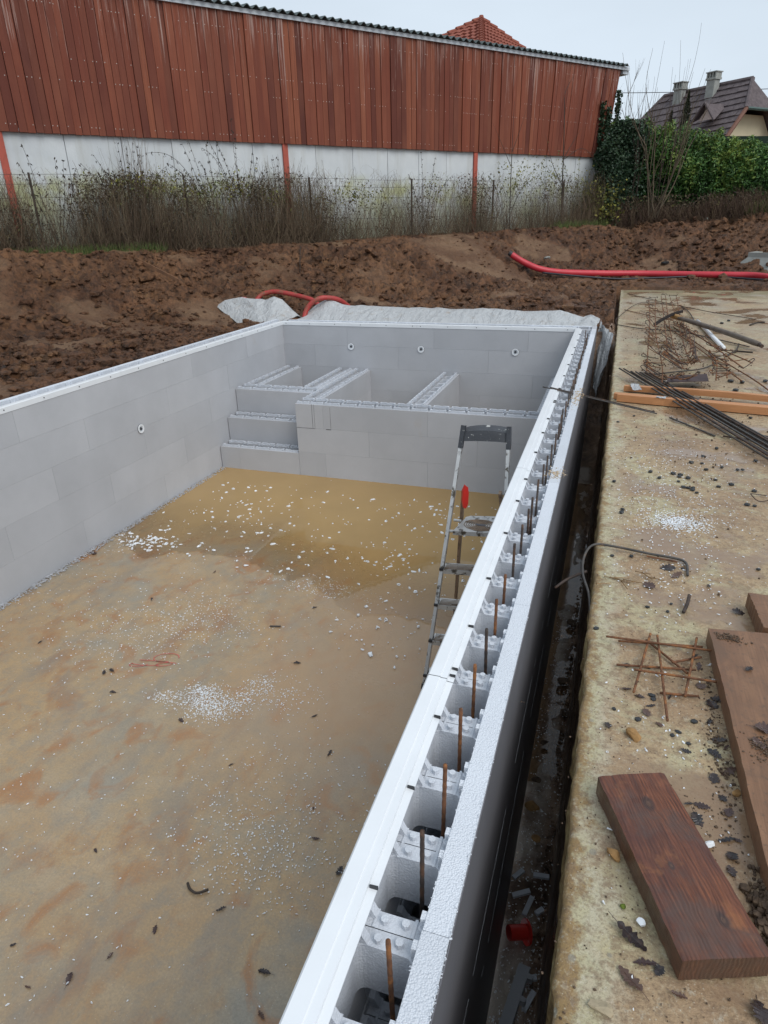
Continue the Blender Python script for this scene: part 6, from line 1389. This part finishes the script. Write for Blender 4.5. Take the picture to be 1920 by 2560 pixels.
# muddy smears on the wall top
M_SMEAR = m_plain('dried_mud', (.46, .36, .25), .9, .2, 60)
crumbs('mud_crumbs', 'dried mud crumbs on top of the right block wall', .215, 3.42, .004, .05, .10, 160, .0035, M_SMEAR, zr=.0)
crumbs('mud_crumbs', 'dried mud crumbs further along the right block wall top', .215, 5.15, .004, .05, .35, 200, .004, M_SMEAR, zr=.0)

# red spray marks on the pool floor
mb = MB()
for (cx, cy, rx, ry, a0, a1) in ((-2.30, 3.10, .085, .05, 0, 5.2), (-2.27, 3.03, .05, .02, 1, 6.8), (-2.44, 2.98, .06, .025, 2.5, 6.3), (-2.33, 3.04, .14, .008, .2, 2.9), (-2.40, 3.0, .10, .02, 3.4, 6)):
    P = [Vector((cx+rx*math.cos(a), cy+ry*math.sin(a)+.02*math.cos(a), -1.4955)) for a in np.linspace(a0, a1, 18)]
    for p, q in zip(P, P[1:]):
        d = (q-p); d.z = 0; s_ = Vector((-d.y, d.x, 0)).normalized()*.0028; mb.add([p-s_, q-s_, q+s_, p+s_], [(0, 1, 2, 3)])
mb.obj('paint_mark', m_plain('faded_red_spray', (.50, .10, .08), .7, .3, 60), label='faded red spray-paint scribble on the pool floor', cat='paint mark')

# ------------------------------------------------------------------ things in the trench
cap = thing('pipe_cap', 'bright red plastic plug lying on the trench floor', 'plug', (.322, 1.86, -1.455), R(25))
mb = MB(); mb.tube([(-.055, 0, 0), (.02, 0, 0)], .030, 16); mb.obj('sleeve', M_CAP, cap, smooth=False)
mb = MB(); mb.tube([(.02, 0, 0), (.028, 0, 0)], .050, 18); mb.obj('flange', M_CAP, cap)
cap.rotation_euler = (0, R(12), R(28))
fs_ = thing('foam_offcut', 'long toothed grey foam offcut lying in the trench', 'foam strip', (.355, 1.70, -1.44), R(-100))
n = 40; u = np.linspace(0, .52, n); mb = MB()
for i in range(n-1):
    pass
V = []
for i in range(n):
    w = (float(fbm(np.array(u[i]*60), np.array(2.), 3))-.5)*.006; V += [(u[i], -.022+w, 0), (u[i], .022, 0), (u[i], .022, .035), (u[i], -.022+w, .035)]
mb.add(V, [(i*4+j, i*4+(j+1) % 4, (i+1)*4+(j+1) % 4, (i+1)*4+j) for i in range(n-1) for j in range(4)]+[(3, 2, 1, 0), ((n-1)*4, (n-1)*4+1, (n-1)*4+2, (n-1)*4+3)]); mb.obj('strip', M_EPS, fs_)
for x_ in (.02, .11, .22, .28, .41, .47): mb = MB(); mb.prism([(x_, .021), (x_+.022, .021), (x_+.020, .040), (x_+.004, .042)], .004, .033); mb.obj('tooth', M_EPS, fs_)
for i, (x, y, a, l, lb) in enumerate([(.335, 1.98, 1.3, .045, 'upright one above the red plug'), (.30, 2.03, .5, .04, 'broad one left of the others'), (.275, 2.12, .9, .03, 'one against the block wall'), (.375, 2.14, .05, .035, 'clean rectangle near the slab'), (.385, 1.97, .8, .02, 'small block near the slab'), (.375, 1.68, .4, .032, 'lower one beside the foam strip'), (.385, 1.60, 1.2, .04, 'slim one beside the foam strip')]):
    mb = MB(); mb.box(-l, l, -.010, .010, 0, .014); o = mb.obj('foam_scrap', M_WEB, label='pale foam scrap in the trench, '+lb, cat='foam scrap', group='foam scraps in the trench'); o.location = (x, y, -1.455); o.rotation_euler = (.1, -.1, a)
for i, (x, y, s, lb) in enumerate([(.29, 2.55, .045, 'largest brown rock, beside the wire'), (.30, 3.02, .03, 'oval dark rock nearer the wall'), (.36, 3.6, .05, 'dark rock half in the water'), (.40, 3.3, .035, 'dark rock under the slab edge'), (.29, 2.72, .03, 'small rock by the wall foot'), (.33, 2.35, .03, 'ochre rock near the foam scraps'), (.37, 4.3, .05, 'far dark rock in the water')]):
    rock('rock', 'rock in the trench, '+lb, (x, y, -1.475), (s, s*.8, s*.55), M_OCHRE if 'ochre' in lb or 'largest' in lb else M_DIRT, 'rock', 60+i, 'rocks in the trench')
n = 900; pts = np.stack([.25+RG.random(n)*.17, 1.5+RG.random(n)**1.5*3.0, np.full(n, -1.455)], -1); pts[:, 2] = np.interp(pts[:, 0], [.25, .42], [-1.495, -1.445]); flakes('foam_crumbs', 'foam crumbs strewn over the trench floor', pts, RG.uniform(.0015, .005, n))
crumbs('gravel', 'dark wet earth lumps along the trench floor', .395, 2.6, -1.50, .03, 3.2, 500, .010, M_TRENCH, zr=.0)
M_MEMB = m_plain('dark_grey_membrane', (.15, .15, .165), .45, .12, 3, .0006, 30)
mb = MB(); mb.box(.2405, .2432, -1.66, 8.86, -1.498, -.004); o = mb.obj('membrane', M_MEMB, rw); o.matrix_parent_inverse = (Matrix.Translation(Vector((0, 8.635, 0))) @ Matrix.Rotation(R(-90), 4, 'Z')).inverted()
# thin white drips on the outer face are scratches in the foam joints
mb = MB()
for (z, w) in ((-.60, .00035), (-.90, .0005)):
    y0 = .4
    while y0 < 7.5:
        l = RG.uniform(.03, .7)*(.35 if z > -.5 else 1); z1 = z+RG.uniform(-.006, .006)+.02*math.sin(y0*.8); mb.box(.2425, .2436, y0, y0+l, z1-w, z1); y0 += l+RG.uniform(.01, .25)*(2.5 if z > -.5 or z < -.9 else 1)
o = mb.obj('joint_beads', M_FOAMBIT, rw, kind='stuff'); 
o.matrix_parent_inverse = (Matrix.Translation(Vector((0, 8.635, 0))) @ Matrix.Rotation(R(-90), 4, 'Z')).inverted()
print('objects', len(bpy.data.objects))
